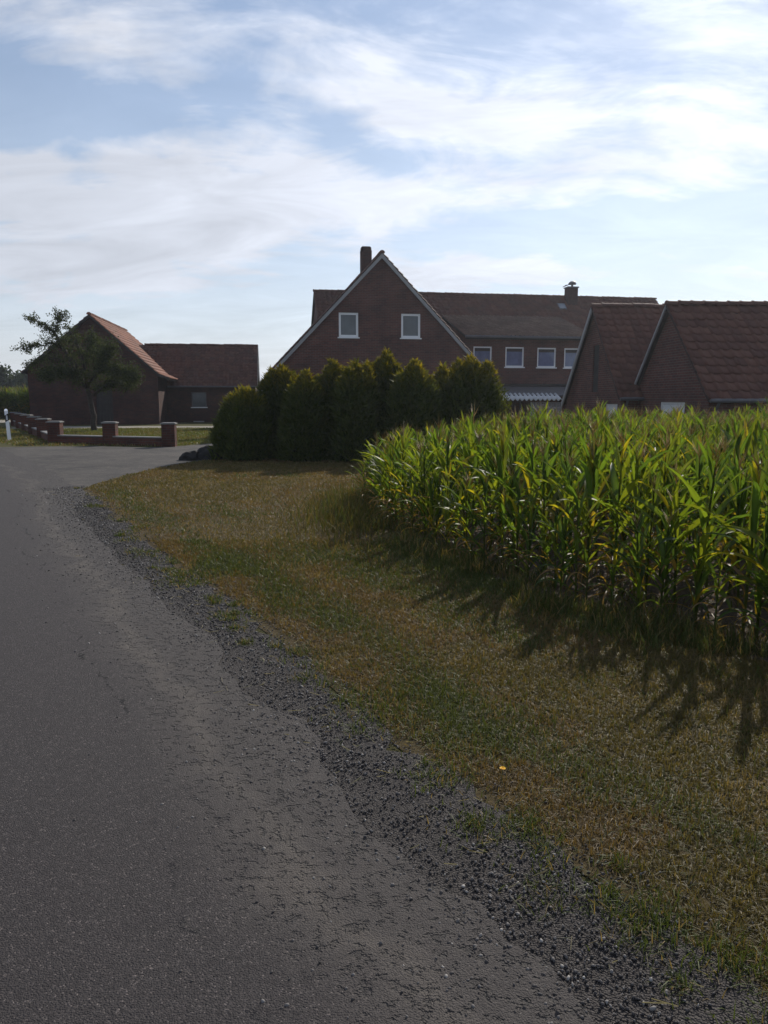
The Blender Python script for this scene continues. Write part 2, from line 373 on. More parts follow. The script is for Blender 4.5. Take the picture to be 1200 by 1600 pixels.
# ------------------------------------------------------------------ terrain
def hgt(x, y):
    x = np.asarray(x, float); y = np.asarray(y, float)
    return -.8 * np.maximum(sm(x, 4.5, 6.5) * sm(y, 19.6, 21.4), sm(x, -6, -3) * sm(y, 27, 34)) * (1 - sm(y, 60, 110)) * (1 - sm(x, 40, 70))
ax = np.concatenate([-np.geomspace(3000, 62, 14), np.arange(-60, 60.1, .8), np.geomspace(62, 3000, 14)])
ay = np.concatenate([-np.geomspace(3000, 22, 12), np.arange(-20, 80.1, .8), np.geomspace(84, 4500, 16)])
X, Yg = np.meshgrid(ax, ay); nx, ny = len(ax), len(ay)
V = np.stack([X.ravel(), Yg.ravel(), hgt(X, Yg).ravel()], 1)
i = np.arange((ny - 1) * nx).reshape(ny - 1, nx)[:, :-1].ravel()
F = np.stack([i, i + 1, i + nx + 1, i + nx], 1)
tag(obj('ground', mesh_np('ground', V, F, M['ground_earth'], smooth=True)), kind='structure')

EDGE = [(9.0, -12.5), (4.75, -5.0), (1.86, .0), (.95, 1.6), (.70, 2.14), (.157, 2.96), (-.68, 4.64), (-2.14, 7.19), (-3.55, 9.85), (-5.0, 12.64), (-8.2, 18.0), (-11.66, 23.36), (-15.6, 29.6), (-24, 43.5), (-62, 107)]
def catmull(P, n):
    out = []
    P = [Vector((*p, 0)) for p in P]
    for k in range(len(P) - 1):
        p0, p1, p2, p3 = P[max(k - 1, 0)], P[k], P[k + 1], P[min(k + 2, len(P) - 1)]
        L = (p2 - p1).length; m = max(2, int(L / n))
        for q in range(m):
            u = q / m; out.append(.5 * ((2 * p1) + (p2 - p0) * u + (2 * p0 - 5 * p1 + 4 * p2 - p3) * u * u + (3 * p1 - p0 - 3 * p2 + p3) * u ** 3))
    out.append(P[-1]); return out
def strip(name, pts, ts, dz, mat, wob=0.0, wob_r=0.0, seed=0, crown=0):
    n = len(pts); V = []; A = []
    for k, p in enumerate(pts):
        d = (pts[min(k + 1, n - 1)] - pts[max(k - 1, 0)]).normalized(); nn = Vector((-d.y, d.x, 0))
        for j, tt in enumerate(ts):
            w = 0
            if j == 0 and wob_r: w = wob_r * (mnoise.noise((p.x * 1.3, p.y * 1.3, seed)) + .6 * mnoise.noise((p.x * 4, p.y * 4, seed + 3)) + .4 * mnoise.noise((p.x * 11, p.y * 11, seed + 7)))
            tt2 = tt * (1 - float(sm(p.y, 10.3, 12.3))) + .02 if (name == 'road' and j == 0) else tt
            q = p + nn * (tt2 + w); V.append((q.x, q.y, dz)); A.append(tt)
    m = len(ts); F = np.array([(k * m + j, (k + 1) * m + j, (k + 1) * m + j + 1, k * m + j + 1) for k in range(n - 1) for j in range(m - 1)])
    me = mesh_np(name, np.array(V), F[:, ::-1], mat); a = me.attributes.new('across', 'FLOAT', 'POINT'); a.data.foreach_set('value', np.array(A, dtype=np.float32))
    return tag(obj(name, me), kind='structure')
EP = catmull(EDGE, .12)
strip('road', EP, [.34, .6, .8, 1.0, 1.2, 1.6, 2.4, 3.5, 5.2], .012, M['asphalt'], wob_r=.11, seed=5)
SH = [p for p in EP if -12 < p.y < 12.4]
strip('gravel_shoulder', SH, [.0, .15, .3, .46], .008, M['gravel_bed'], wob_r=.20, seed=1)
def flat_poly(name, P, dz, mat):
    tri = geometry.tessellate_polygon([[Vector((*p, 0)) for p in P]])
    V = np.array([(p[0], p[1], dz) for p in P]); F = np.array(tri)
    o = tag(obj(name, mesh_np(name, V, F, mat)), kind='structure')
    if o.data.polygons[0].normal.z < 0: o.data.flip_normals()
    return o
def wavy(P, amp, step=.25, seed=0):
    out = []
    for a, b in zip(P[:-1], P[1:]):
        L = math.hypot(b[0] - a[0], b[1] - a[1]); m = max(1, int(L / step))
        for q in range(m):
            u = q / m; x = a[0] + (b[0] - a[0]) * u; y = a[1] + (b[1] - a[1]) * u
            out.append((x + amp * mnoise.noise((x * 1.5, y * 1.5, seed)), y + amp * mnoise.noise((x * 1.5, y * 1.5, seed + 9))))
    out.append(P[-1]); return out
DRV_LOW = [(-5.0, 12.6), (-5.05, 13.6), (-5.05, 15.0), (-4.85, 16.6), (-4.5, 18.1), (-4.0, 19.1), (-2.5, 20.6), (2.5, 21.5)]
DRV_UP = [(2.5, 26.3), (-4.2, 26.4), (-5.6, 25.6), (-6.4, 24.2), (-7.2, 23.6), (-8.9, 24.1), (-10.2, 24.0), (-11.66, 23.7)]
DRIVE = wavy(DRV_LOW, .12) + wavy(DRV_UP, .12, seed=4) + [(-12.4, 23.4), (-9.0, 17.8), (-5.6, 12.0)]
flat_poly('driveway', DRIVE, .0075, M['driveway'])
CORN_EDGE = [(5.2, .6), (3.2, 3.3), (2.3, 4.4), (1.4, 5.6), (.65, 7.4), (-.3, 10.7)]
CORN = CORN_EDGE + [(.5, 14.2), (1.35, 17.2), (3.4, 19.0), (15.5, 19.0), (15.5, 9), (11, .6)]
edge_pts = [(p.x, p.y) for p in EP if -3 < p.y < 12.64]
VERGE = edge_pts + DRV_LOW + [(6, 21.4)] + [(6, 19.2), (3.4, 19.2), (1.2, 17.3), (.35, 14.2), (-.45, 10.7), (.5, 7.3), (1.25, 5.5), (2.2, 4.2), (3.1, 3.1), (5.2, .4), (7.5, -3)]
flat_poly('verge', VERGE, .004, M['verge_soil'])
flat_poly('field_soil', wavy([(5.2, .4), (3.1, 3.1), (2.2, 4.2), (1.25, 5.5), (.5, 7.3), (-.45, 10.7), (.35, 14.2), (1.2, 17.3), (3.4, 19.2)], .0) + [(22, 19.2), (22, .4)], .006, M['field_soil'])
WALL_C = Vector((-10.94, 25.69, 0)); WALL_R = Vector((-6.70, 24.05, 0)); WALL_L = Vector((-20.2, 42.4, 0))
LAWN = [(-11.2, 25.9), (-6.6, 24.2), (-5.9, 25.8), (-4.3, 27.2), (-3.5, 36.5), (-19, 35.5), (-16.8, 35.6)]
flat_poly('lawn', [(-10.9, 25.9), (-6.6, 24.2), (-5.9, 25.8), (-4.6, 26.8), (-6.4, 39.2), (-18.0, 37.6)], .004, M['lawn_soil'])
PATH = [(-19.0, 38.4), (-6.6, 39.0), (-6.4, 41.8), (-19.0, 41.4)]
flat_poly('yard_path', wavy(PATH, .12) , .006, M['pale_path'])
flat_poly('side_lane', [(-70, 49.0), (-20.8, 47.5), (-20.9, 52.5), (-70, 55)], .006, M['pale_path'])

# ------------------------------------------------------------------ building kit (building-local coordinates, metres)
def wall(name, parent, mat, outline, holes, M4, depth=.14):
    """outline/holes in (s,z); M4 maps (s,0,z) to building space, outside is -Y"""
    polys = [[Vector((s, z, 0)) for s, z in outline]] + [[Vector(p + (0,)) for p in ((a, b), (a, d), (c, d), (c, b))] for a, b, c, d in holes]
    tri = geometry.tessellate_polygon(polys); flat = [p for q in polys for p in q]
    mb = MB(); P = [M4 @ Vector((p.x, 0, p.y)) for p in flat]; fs = []
    nrm = M4.to_3x3() @ Vector((0, -1, 0))
    for a, b, c in tri:
        fs.append((a, b, c) if (P[b] - P[a]).cross(P[c] - P[a]).dot(nrm) > 0 else (a, c, b))
    mb.add(P, fs)
    for a, b, c, d in holes:
        q = [M4 @ Vector((s, y, z)) for y in (0, depth) for s, z in ((a, b), (c, b), (c, d), (a, d))]
        mb.add(q, [(0, 1, 5, 4), (1, 2, 6, 5), (2, 3, 7, 6), (3, 0, 4, 7)])
    return mb.build(name, mat, parent, uv=True)
def window(parent, h, M4, fr=.09, pane_m='pane_dark', sill=True, mull=0, curtain=None, blind=False, frame_m='white_frame'):
    a, b, c, d = h; mb = MB(); y0, y1 = .03, .10
    mb.box(a, y0, b, a + fr, y1, d, M4); mb.box(c - fr, y0, b, c, y1, d, M4); mb.box(a + fr, y0 + .002, b, c - fr, y1 - .002, b + fr, M4); mb.box(a + fr, y0 + .002, d - fr, c - fr, y1 - .002, d, M4)
    for k in range(mull):
        x = a + (c - a) * (k + 1) / (mull + 1); mb.box(x - fr / 2, y0 + .004, b + fr, x + fr / 2, y1 - .004, d - fr, M4)
    w = mb.build('window', M[frame_m], parent)
    MB().box(a + fr * .9, .075, b + fr * .9, c - fr * .9, .09, d - fr * .9, M4).build('pane', M[pane_m], w)
    if blind: MB().box(a + fr * .95, .068, d - fr - (d - b) * .16, c - fr * .95, .074, d - fr * .95, M4).build('blind', M['dark_wood'], w)
    if curtain:
        x0, z0, x1, z1 = curtain; m2 = MB(); n = 9
        for k in range(n - 1):
            u0 = x0 + (x1 - x0) * k / (n - 1); u1 = x0 + (x1 - x0) * (k + 1) / (n - 1); o0 = .012 * (k % 2); o1 = .012 * ((k + 1) % 2)
            m2.add([M4 @ Vector(q) for q in ((u0, .066 - o0 * .3, z0), (u1, .066 - o1 * .3, z0), (u1, .066 - o1 * .3, z1), (u0, .066 - o0 * .3, z1))], [(0, 1, 2, 3)])
        m2.build('curtain', M['curtain'], w)
    if sill: MB().box(a - .06, -.05, b - .06, c + .06, .06, b - .002, M4).build('sill', M['white_frame'], w)
    return w
TILE_P = [(0, .0), (.03, .030), (.07, .050), (.11, .036), (.15, .006), (.21, -.006), (.27, -.004), (.315, .010)]
def tile_arrays(w=.30, l=.42, th=.034):
    n = len(TILE_P); V = []
    for y, up in ((0, th + .024), (l, .004)):
        for (x, z) in TILE_P: V.append((x * w / .30, y, z + up))
    for (x, z) in TILE_P: V.append((x * w / .30, 0, z + .024))
    F = [(k, k + 1, n + k + 1, n + k) for k in range(n - 1)] + [(2 * n + k, 2 * n + k + 1, k + 1, k) for k in range(n - 1)]
    return np.array(V), np.array(F)
def slope_frame(E0, E1, Rg):
    """E0,E1 eave ends (left,right seen from outside), Rg point on the ridge above E0"""
    E0, E1, Rg = Vector(E0), Vector(E1), Vector(Rg)
    x = (E1 - E0).normalized(); up = Rg - E0; y = (up - x * up.dot(x)); L = y.length; y.normalize(); z = x.cross(y)
    m = Matrix.Identity(4)
    for k, a in enumerate((x, y, z)): m[0][k], m[1][k], m[2][k] = a
    m[0][3], m[1][3], m[2][3] = E0
    return m, (E1 - E0).length, L
def tile_field(parent, E0, E1, Rg, mat, individual=0, w=.30, gauge=.335, skip=None, from_right=False, name='roof_tiles', jit=1.0):
    """covers a slope: the first `individual` columns as single roof_tile objects, the rest joined as one 'stuff' part"""
    m, Wd, L = slope_frame(E0, E1, Rg); nc = max(1, round(Wd / w)); w = Wd / nc; nr = max(1, round(L / gauge)); g = L / nr
    tv, tf = tile_arrays(w, g * 1.22); me = None; VV = []; FF = []; RR = []; b = 0
    mm = np.array(m); singles = 0
    for r in range(nr):
        for c in range(nc):
            x = c * w; y = r * g - .04
            if skip and skip(x + w / 2, y + g / 2): continue
            ang = random.gauss(0, .006) * jit; dz = random.gauss(0, .003) * jit
            if (c < individual if not from_right else c >= nc - individual):
                if me is None: me = mesh_np('roof_tile', tv, tf, mat, smooth=True)
                o = obj('roof_tile', me, parent)
                o.matrix_local = m @ Matrix.Translation((x, y, dz)) @ Matrix.Rotation(ang, 4, 'Z'); singles += 1
            else:
                ca, sa = math.cos(ang), math.sin(ang)
                P = np.stack([tv[:, 0] * ca - tv[:, 1] * sa + x, tv[:, 0] * sa + tv[:, 1] * ca + y, tv[:, 2] + dz], 1)
                VV.append(P @ mm[:3, :3].T + mm[:3, 3]); FF.append(tf + b); RR.append(np.full(len(tv), random.random())); b += len(tv)
    if VV: tag(obj(name, mesh_np(name, np.concatenate(VV), np.concatenate(FF), mat, rnd=np.concatenate(RR), smooth=True), parent), kind='stuff')
def slab(mb, E0, E1, R0, R1, th=.10):
    """roof deck under the tiles: quad with thickness"""
    E0, E1, R0, R1 = map(Vector, (E0, E1, R0, R1)); n = (E1 - E0).cross(R0 - E0).normalized()
    mb.prism([E0, E1, R1, R0], -n * th)
def ridge_tiles(parent, A, B, mat, rad=.12, step=.36):
    A, B = Vector(A), Vector(B); L = (B - A).length; n = max(1, round(L / step)); st = L / n
    x = (B - A).normalized(); up = Vector((0, 0, 1)); y = up.cross(x).normalized(); mb = MB(); P = []; k = 7
    for (l, r) in ((0, rad * 1.12), (.05, rad * 1.12), (.06, rad), (st * 1.1, rad * .93)):
        for q in range(k):
            a = math.pi * (-.06 + 1.12 * q / (k - 1)); P.append((l, r * math.cos(a), r * math.sin(a) * .85 - .03))
    F = [(i * k + q, i * k + q + 1, (i + 1) * k + q + 1, (i + 1) * k + q) for i in range(3) for q in range(k - 1)] + [tuple(range(k))]
    me = MB().add(P, [f[::-1] for f in F]).mesh('ridge_tile', mat, smooth=False)
    m = Matrix.Identity(4)
    for c, a in enumerate((x, y, up)): m[0][c], m[1][c], m[2][c] = a
    for i in range(n):
        o = obj('ridge_tile', me, parent); p = A + x * (i * st)
        o.matrix_local = Matrix.Translation(p + Vector((0, 0, random.gauss(0, .006)))) @ m @ Matrix.Rotation(random.gauss(0, .012), 4, 'Z')
def verge(mb, A, B, inward, w=.20, th=.05):
    """barge board under a verge from A to B; inward = horizontal vector into the roof"""
    A, B = Vector(A), Vector(B); dn = Vector((0, 0, -w)); mb.prism([A, B, B + dn, A + dn], Vector(inward).normalized() * th)
def T(x, y, z, rz=0): return Matrix.Translation((x, y, z)) @ Matrix.Rotation(rz, 4, 'Z')

# ------------------------------------------------------------------ farmhouse (front gable block + long rear wing)
YAW = R(10); GZ = -.82
hb = empty('farmhouse', (5.24, 41.5, GZ), YAW)       # local: x along rear wing front wall, y away from camera, z from yard level
tag(hb, 'red brick farmhouse with a steep front gable and long tiled wing behind the hedge', 'farmhouse')
z_ = lambda z: z - GZ
AX = -5.97; AW = 4.85; AEZ = z_(3.05); APZ = z_(8.10); AY0 = -3.02; AY1 = 7.5
sl_a = (APZ - AEZ) / AW
w1 = (AX - 2.05, z_(4.36), AX - 1.12, z_(5.49)); w2 = (AX + .95, z_(4.36), AX + 1.89, z_(5.49))
Mfront = T(0, AY0, 0)
wall('gable_wall', hb, M['brick'], [(AX - AW, 0), (AX + AW, 0), (AX + AW, AEZ), (AX, APZ), (AX - AW, AEZ)], [w1, w2], Mfront)
for h_ in (w1, w2): window(hb, h_, Mfront, fr=.10)
mb = MB()
for sx in (-1, 1):
    x = AX + sx * AW; q = [(x, AY0, 0), (x, AY1, 0), (x, AY1, AEZ), (x, AY0, AEZ)]; mb.add(q, [(0, 1, 2, 3) if sx > 0 else (3, 2, 1, 0)])
mb.add([(AX - AW, AY1, 0), (AX + AW, AY1, 0), (AX + AW, AY1, AEZ), (AX, AY1, APZ), (AX - AW, AY1, AEZ)], [(4, 3, 2, 1, 0)])
mb.build('side_wall', M['brick'], hb, uv=True)
OV = .30; ya, yb = AY0 - .12, AY1 + .1
ez = AEZ - OV * sl_a + .10; rz = APZ + .10
mb = MB()
slab(mb, (AX - AW - OV, yb, ez), (AX - AW - OV, ya, ez), (AX, yb, rz), (AX, ya, rz), .09); slab(mb, (AX + AW + OV, ya, ez), (AX + AW + OV, yb, ez), (AX, ya, rz), (AX, yb, rz), .09)
rA = mb.build('roof', M['dark_wood'], hb)
tile_field(rA, (AX - AW - OV, yb, ez), (AX - AW - OV, ya - .05, ez), (AX, yb, rz), M['tile'])
tile_field(rA, (AX + AW + OV, ya - .05, ez), (AX + AW + OV, yb, ez), (AX, ya - .05, rz), M['tile'])
ridge_tiles(rA, (AX, ya - .06, rz + .07), (AX, yb, rz + .07), M['tile'])
for sx in (-1, 1):
    mb = MB(); A_ = Vector((AX + sx * (AW + OV), ya - .03, ez + .01)); B_ = Vector((AX, ya - .03, rz + .01)); verge(mb, A_, B_, (0, 1, 0), .21, .06); mb.build('verge_board', M['verge_board'], rA)
# chimney on the front block
mb = MB(); cx0, cx1 = AX - .60, AX - .08; cy = AY0 + 2.4
mb.box(cx0, cy, z_(7.0), cx1, cy + .52, z_(8.72)); ch = mb.build('chimney', M['barn_brick'], rA, uv=True)
m2 = MB(); n = 12
pts = []
for k in range(n):
    a = 2 * math.pi * k / n; pts.append((math.cos(a), math.sin(a)))
sq = lambda u, e=.45: math.copysign(abs(u) ** e, u)
rings = [(1.10, 0), (1.12, .06), (1.04, .10), (1.0, .22), (.86, .27), (.5, .28)]; VV = []
for r_, h_ in rings:
    for a, b in pts: VV.append(((cx0 + cx1) / 2 + .26 * r_ * sq(a), cy + .26 + .26 * r_ * sq(b), z_(8.72) + h_))
FF = [(i * n + k, i * n + (k + 1) % n, (i + 1) * n + (k + 1) % n, (i + 1) * n + k) for i in range(len(rings) - 1) for k in range(n)] + [tuple(range((len(rings) - 1) * n, len(rings) * n))]
m2.add(VV, FF).build('chimney_head', M['chimney_clay'], rA)
# rear wing
BU0, BU1 = -8.25, 13.2; RN = 6.53; RZ = z_(7.58); EZ0 = z_(2.15); kB = (RZ - EZ0) / RN
DU0, DU1 = -1.0, 5.95; DEZ = z_(4.70); DBN = 4.75; DBZ = EZ0 + kB * DBN
wins = [(-.52, z_(3.16), .49, z_(4.20)), (1.25, z_(3.15), 2.28, z_(4.19)), (3.04, z_(3.14), 4.09, z_(4.17)), (4.57, z_(3.13), 5.55, z_(4.16))]
I4 = T(0, 0, 0)
wall('dormer_wall', hb, M['brick'], [(DU0, 0), (DU1, 0), (DU1, DEZ), (DU0, DEZ)], wins, I4)
for k, h_ in enumerate(wins):
    a, b, c, d = h_
    window(hb, h_, I4, fr=.07, pane_m='pane_blue', blind=True)
mb = MB()
mb.add([(DU1, 0, 0), (BU1, 0, 0), (BU1, 0, EZ0), (DU1, 0, EZ0)], [(0, 1, 2, 3)])
mb.add([(BU0, 13.06, 0), (BU1, 13.06, 0), (BU1, 13.06, EZ0), (BU0, 13.06, EZ0)], [(3, 2, 1, 0)])
mb.add([(BU0, 0, 0), (BU0, 13.06, 0), (BU0, 13.06, EZ0), (BU0, RN, RZ), (BU0, 0, EZ0)], [(4, 3, 2, 1, 0)])
mb.add([(BU1, 0, 0), (BU1, 13.06, 0), (BU1, 13.06, EZ0), (BU1, RN, RZ), (BU1, 0, EZ0)], [(0, 1, 2, 3, 4)])
mb.add([(DU1, 0, EZ0), (DU1, DBN, DBZ), (DU1, 0, DEZ)], [(0, 1, 2)]); mb.add([(DU0, 0, EZ0), (DU0, DBN, DBZ), (DU0, 0, DEZ)], [(2, 1, 0)])
mb.build('wing_wall', M['brick'], hb, uv=True)
mb = MB(); o_ = .12
slab(mb, (BU0 - .12, -o_, EZ0 - o_ * kB + o_), (BU1 + .12, -o_, EZ0 - o_ * kB + o_), (BU0 - .12, RN, RZ + o_), (BU1 + .12, RN, RZ + o_), .08)
slab(mb, (BU1 + .12, 13.3, EZ0 - o_), (BU0 - .12, 13.3, EZ0 - o_), (BU1 + .12, RN, RZ + o_), (BU0 - .12, RN, RZ + o_), .08)
rB = mb.build('roof', M['dark_wood'], hb)
def skipB(x, y): return (DU0 + 8.5 < x < DU1 + 8.2) and y < DBN * 1.24
tile_field(rB, (BU0 - .12, -o_, EZ0 - o_ * kB + o_), (BU1 + .12, -o_, EZ0 - o_ * kB + o_), (BU0 - .12, RN, RZ + o_), M['tile'], skip=skipB)
ridge_tiles(rB, (BU0 - .15, RN, RZ + .17), (BU1 + .15, RN, RZ + .17), M['tile'])
# dormer roof, paler tiles paint in grazing sun on the flatter pitch
mb = MB(); d0, d1 = DU0 - .1, DU1 + .22; e0 = DEZ + .05 - .10; dk = (DBZ + .16 - (DEZ + .14)) / DBN
slab(mb, (d0, -.35, DEZ + .14 - .35 * dk), (d1, -.35, DEZ + .14 - .35 * dk), (d0, DBN, DBZ + .16), (d1, DBN, DBZ + .16), .10)
rD = mb.build('dormer_roof', M['dark_wood'], hb)
tile_field(rD, (d0, -.40, DEZ + .15 - .40 * dk), (d1, -.40, DEZ + .15 - .40 * dk), (d0, DBN, DBZ + .17), M['tile_dormer_lit'], w=.24, gauge=.30)
MB().tube([(d0, -.46, DEZ - .02), (d1, -.46, DEZ - .02)], .065, 8).build('gutter', M['gutter_metal'], hb)
MB().box(d0 + .05, -.36, DEZ - .14, d1 - .05, -.33, DEZ + .03).build('fascia', M['dark_wood'], hb)
# roof window
fr, _, _ = slope_frame((BU0, 0, EZ0), (BU1, 0, EZ0), (BU0, RN, RZ))
mb = MB(); xx = 6.45 - BU0; mb.box(xx, 7.15, .13, xx + .5, 7.75, .19, fr); sk = mb.build('roof_window', M['gutter_metal'], hb)
MB().box(xx + .05, 7.2, .18, xx + .45, 7.7, .20, fr).build('pane', M['pane_roof'], sk)
# rear chimney with cowl
px0 = 7.15; mb = MB(); mb.box(px0, RN - .75, z_(6.6), px0 + .62, RN - .15, z_(8.18)); chb = mb.build('chimney', M['chimney_clay'], rB, uv=True)
mb = MB(); mb.box(px0 - .05, RN - .80, z_(8.182), px0 + .67, RN - .10, z_(8.25)); mb.build('chimney_cap', M['gutter_metal'], rB)
mb = MB(); c_ = Vector((px0 + .36, RN - .45, z_(8.25))); mb.tube([c_, c_ + Vector((0, 0, .18))], .07, 8)
rr = [(.24, .16), (.25, .20), (.20, .29), (.10, .35), (.01, .37)]; VV = []
for r_, h_ in rr:
    for k in range(10): VV.append(c_ + Vector((r_ * math.cos(.628 * k), r_ * math.sin(.628 * k), h_)))
mb.add(VV, [(i * 10 + k, i * 10 + (k + 1) % 10, (i + 1) * 10 + (k + 1) % 10, (i + 1) * 10 + k) for i in range(4) for k in range(10)] + [tuple(range(9, -1, -1))])
mb.tube([c_ + Vector((-.1, 0, .16)), c_ + Vector((-.48, 0, .10))], .018, 6); mb.box(c_.x - .58, c_.y - .10, c_.z + .04, c_.x - .30, c_.y + .10, c_.z + .085, Matrix.Translation((c_.x - .44, c_.y, c_.z + .06)) @ Matrix.Rotation(R(-22), 4, 'Y') @ Matrix.Translation((-c_.x + .44, -c_.y, -c_.z - .06)))
mb.build('chimney_cowl', M['gutter_metal'], rB)
# porch with corrugated edge
mb = MB(); slab(mb, (-1.0, -3.2, z_(1.66)), (5.9, -3.2, z_(1.66)), (-1.0, -.01, z_(2.12)), (5.9, -.01, z_(2.12)), .07); po = mb.build('porch_roof', M['gutter_metal'], hb)
VV = []; n = 90
for j, (y, z) in enumerate(((-3.75, z_(1.44)), (-3.0, z_(1.72)))):
    for k in range(n + 1):
        x = -1.0 + 4.0 * k / n; VV.append((x, y, z + .055 * math.sin(2 * math.pi * x / .235)))
mb = MB().add(VV, [(k, k + 1, n + 2 + k, n + 1 + k) for k in range(n)]); cs = mb.build('corrugated_sheet', M['corrugated'], po, smooth=True)
so_ = cs.modifiers.new('Solidify', 'SOLIDIFY'); so_.thickness = .03
for x in (-.9, 1.0, 3.0, 5.8): MB().box(x - .05, -3.25, 0, x + .05, -3.15, z_(1.60)).build('post', M['dark_wood'], po)
MB().tube([(-.6, -.9, z_(2.16)), (.45, -1.0, z_(2.10))], .022, 6).build('rail', M['verge_board'], po)
# pierced block screen beneath the porch
sc = empty('block_screen', tuple((T(5.24, 41.5, GZ, YAW) @ Vector((1.45, -3.45, 0)))), YAW)
tag(sc, 'pale pierced concrete block screen under the white corrugated porch edge', 'screen wall')
bm = MB(); s_ = .26
bm.box(0, 0, 0, s_, .1, .045); bm.box(0, 0, s_ - .045, s_, .1, s_); bm.box(0, .002, .045, .045, .098, s_ - .045); bm.box(s_ - .045, .002, .045, s_, .098, s_ - .045)
bm.box(s_ * .40, .02, .045, s_ * .60, .08, s_ - .045); bm.box(.045, .022, s_ * .42, s_ * .40, .078, s_ * .58); bm.box(s_ * .60, .022, s_ * .42, s_ - .045, .078, s_ * .58)
bme = bm.mesh('block', M['concrete'])
for r_ in range(8):
    for c in range(6): obj('block', bme, sc, (c * .272, 0, .005 + r_ * .264))

# ------------------------------------------------------------------ two brick barns behind the maize
def gable_barn(name, label, apex, yaw, zr, wf, zf, wb, zb, length, ind, board, slit=None, door=None, vw=.16, tile='tile', extra_verge=True):
    """gable end faces left; local x along ridge, y away from camera, z from yard"""
    o = empty(name, (apex.x, apex.y, GZ), yaw); tag(o, label, 'barn', 'brick barns behind the maize'); Z = lambda z: z - GZ
    Mg = Matrix(((0, 1, 0, 0), (-1, 0, 0, 0), (0, 0, 1, 0), (0, 0, 0, 1)))   # s -> -y (s>0 towards camera), outside = -x
    holes = []
    if slit: holes.append(slit)
    if door: holes.append(door)
    out = [(-wb, 0), (wf, 0), (wf, Z(zf)), (0, Z(zr)), (-wb, Z(zb))]
    wall('gable_wall', o, M['brick'], out, holes, Mg)
    if slit:
        a, b, c, d = slit; mb = MB(); mb.box(a, .05, b, c, .08, d, Mg); sh = mb.build('shutter', M['dark_wood'], o)
    if door:
        a, b, c, d = door; mb = MB(); n = 4; wd = (c - a) / n
        mb = MB(); mb.box(a, .035, b, a + .07, .10, d, Mg); mb.box(c - .07, .035, b, c, .10, d, Mg); mb.box(a + .07, .037, d - .07, c - .07, .098, d, Mg)
        dr = mb.build('door', M['white_door'], o); x0, x1 = a + .075, c - .075; n = 5
        for k in range(n):
            u0 = x0 + (x1 - x0) * k / n + .004; u1 = x0 + (x1 - x0) * (k + 1) / n - .004
            MB().box(u0, .055, b + .01, u1, .08, d - .075, Mg).build('plank', M['white_door'], dr)
    mb = MB()
    mb.add([(0, -wf, 0), (length, -wf, 0), (length, -wf, Z(zf)), (0, -wf, Z(zf))], [(0, 1, 2, 3)])
    mb.add([(0, wb, 0), (length, wb, 0), (length, wb, Z(zb)), (0, wb, Z(zb))], [(3, 2, 1, 0)])
    mb.add([(length, -wf, 0), (length, wb, 0), (length, wb, Z(zb)), (length, 0, Z(zr)), (length, -wf, Z(zf))], [(0, 1, 2, 3, 4)])
    mb.build('side_wall', M['brick'], o, uv=True)
    kf = (zr - zf) / wf; kb = (zr - zb) / wb; ov = .22; up = .11; g = -.10
    Ef = (-wf - ov, Z(zf) - ov * kf + up); Eb = (wb + ov, Z(zb) - ov * kb + up); Rz = Z(zr) + up
    mb = MB(); slab(mb, (g, Ef[0], Ef[1]), (length, Ef[0], Ef[1]), (g, 0, Rz), (length, 0, Rz), .09); slab(mb, (length, Eb[0], Eb[1]), (g, Eb[0], Eb[1]), (length, 0, Rz), (g, 0, Rz), .09)
    r = mb.build('roof', M['dark_wood'], o)
    tile_field(r, (g - .03, Ef[0], Ef[1]), (length, Ef[0], Ef[1]), (g - .03, 0, Rz), M[tile], individual=ind, jit=1.6)
    tile_field(r, (length, Eb[0], Eb[1]), (g - .03, Eb[0], Eb[1]), (length, 0, Rz), M[tile], name='rear_roof_tiles')
    ridge_tiles(r, (g - .05, 0, Rz + .07), (length, 0, Rz + .07), M[tile], .13, .38)
    mb = MB(); verge(mb, (g - .02, Eb[0], Eb[1] + .02), (g - .02, 0, Rz + .02), (-1, 0, 0), vw, .05); mb.build('verge_board', M[board], r)
    mb = MB(); verge(mb, (g - .02, Ef[0], Ef[1] + .01), (g - .02, 0, Rz + .01), (-1, 0, 0), .05, .03); mb.build('verge_board', M['chimney_clay'], r)
    MB().tube([(g, Ef[0] - .07, Ef[1] - .03), (length, Ef[0] - .07, Ef[1] - .03)], .06, 8).build('gutter', M['gutter_metal'], o)
    MB().tube([(.16, Ef[0] - .07, Ef[1] - .05), (.16, -wf - .06, Ef[1] - .35), (.16, -wf - .06, .05)], .045, 8).build('downpipe', M['gutter_metal'], o)
    return o
gable_barn('brick_barn', 'brick barn with a dark slit in its gable and a wide pale verge board', Vector((7.76, 29, 0)), R(3), 4.68, 3.0, 1.62, 3.25, 1.42, 9.0, 12, 'verge_board',
           slit=(-.05, z_(1.72), .62, z_(3.42)), door=(1.55, .0, 2.75, z_(1.30)), vw=.26)
gable_barn('brick_barn', 'nearest brick barn with plain gable and large tiled roof at the right edge', Vector((8.71, 24, 0)), R(3), 4.17, 2.85, 1.55, 2.6, 1.48, 9.0, 14, 'verge_board',
           door=(-.42, .0, 1.36, z_(1.38)), vw=.12)

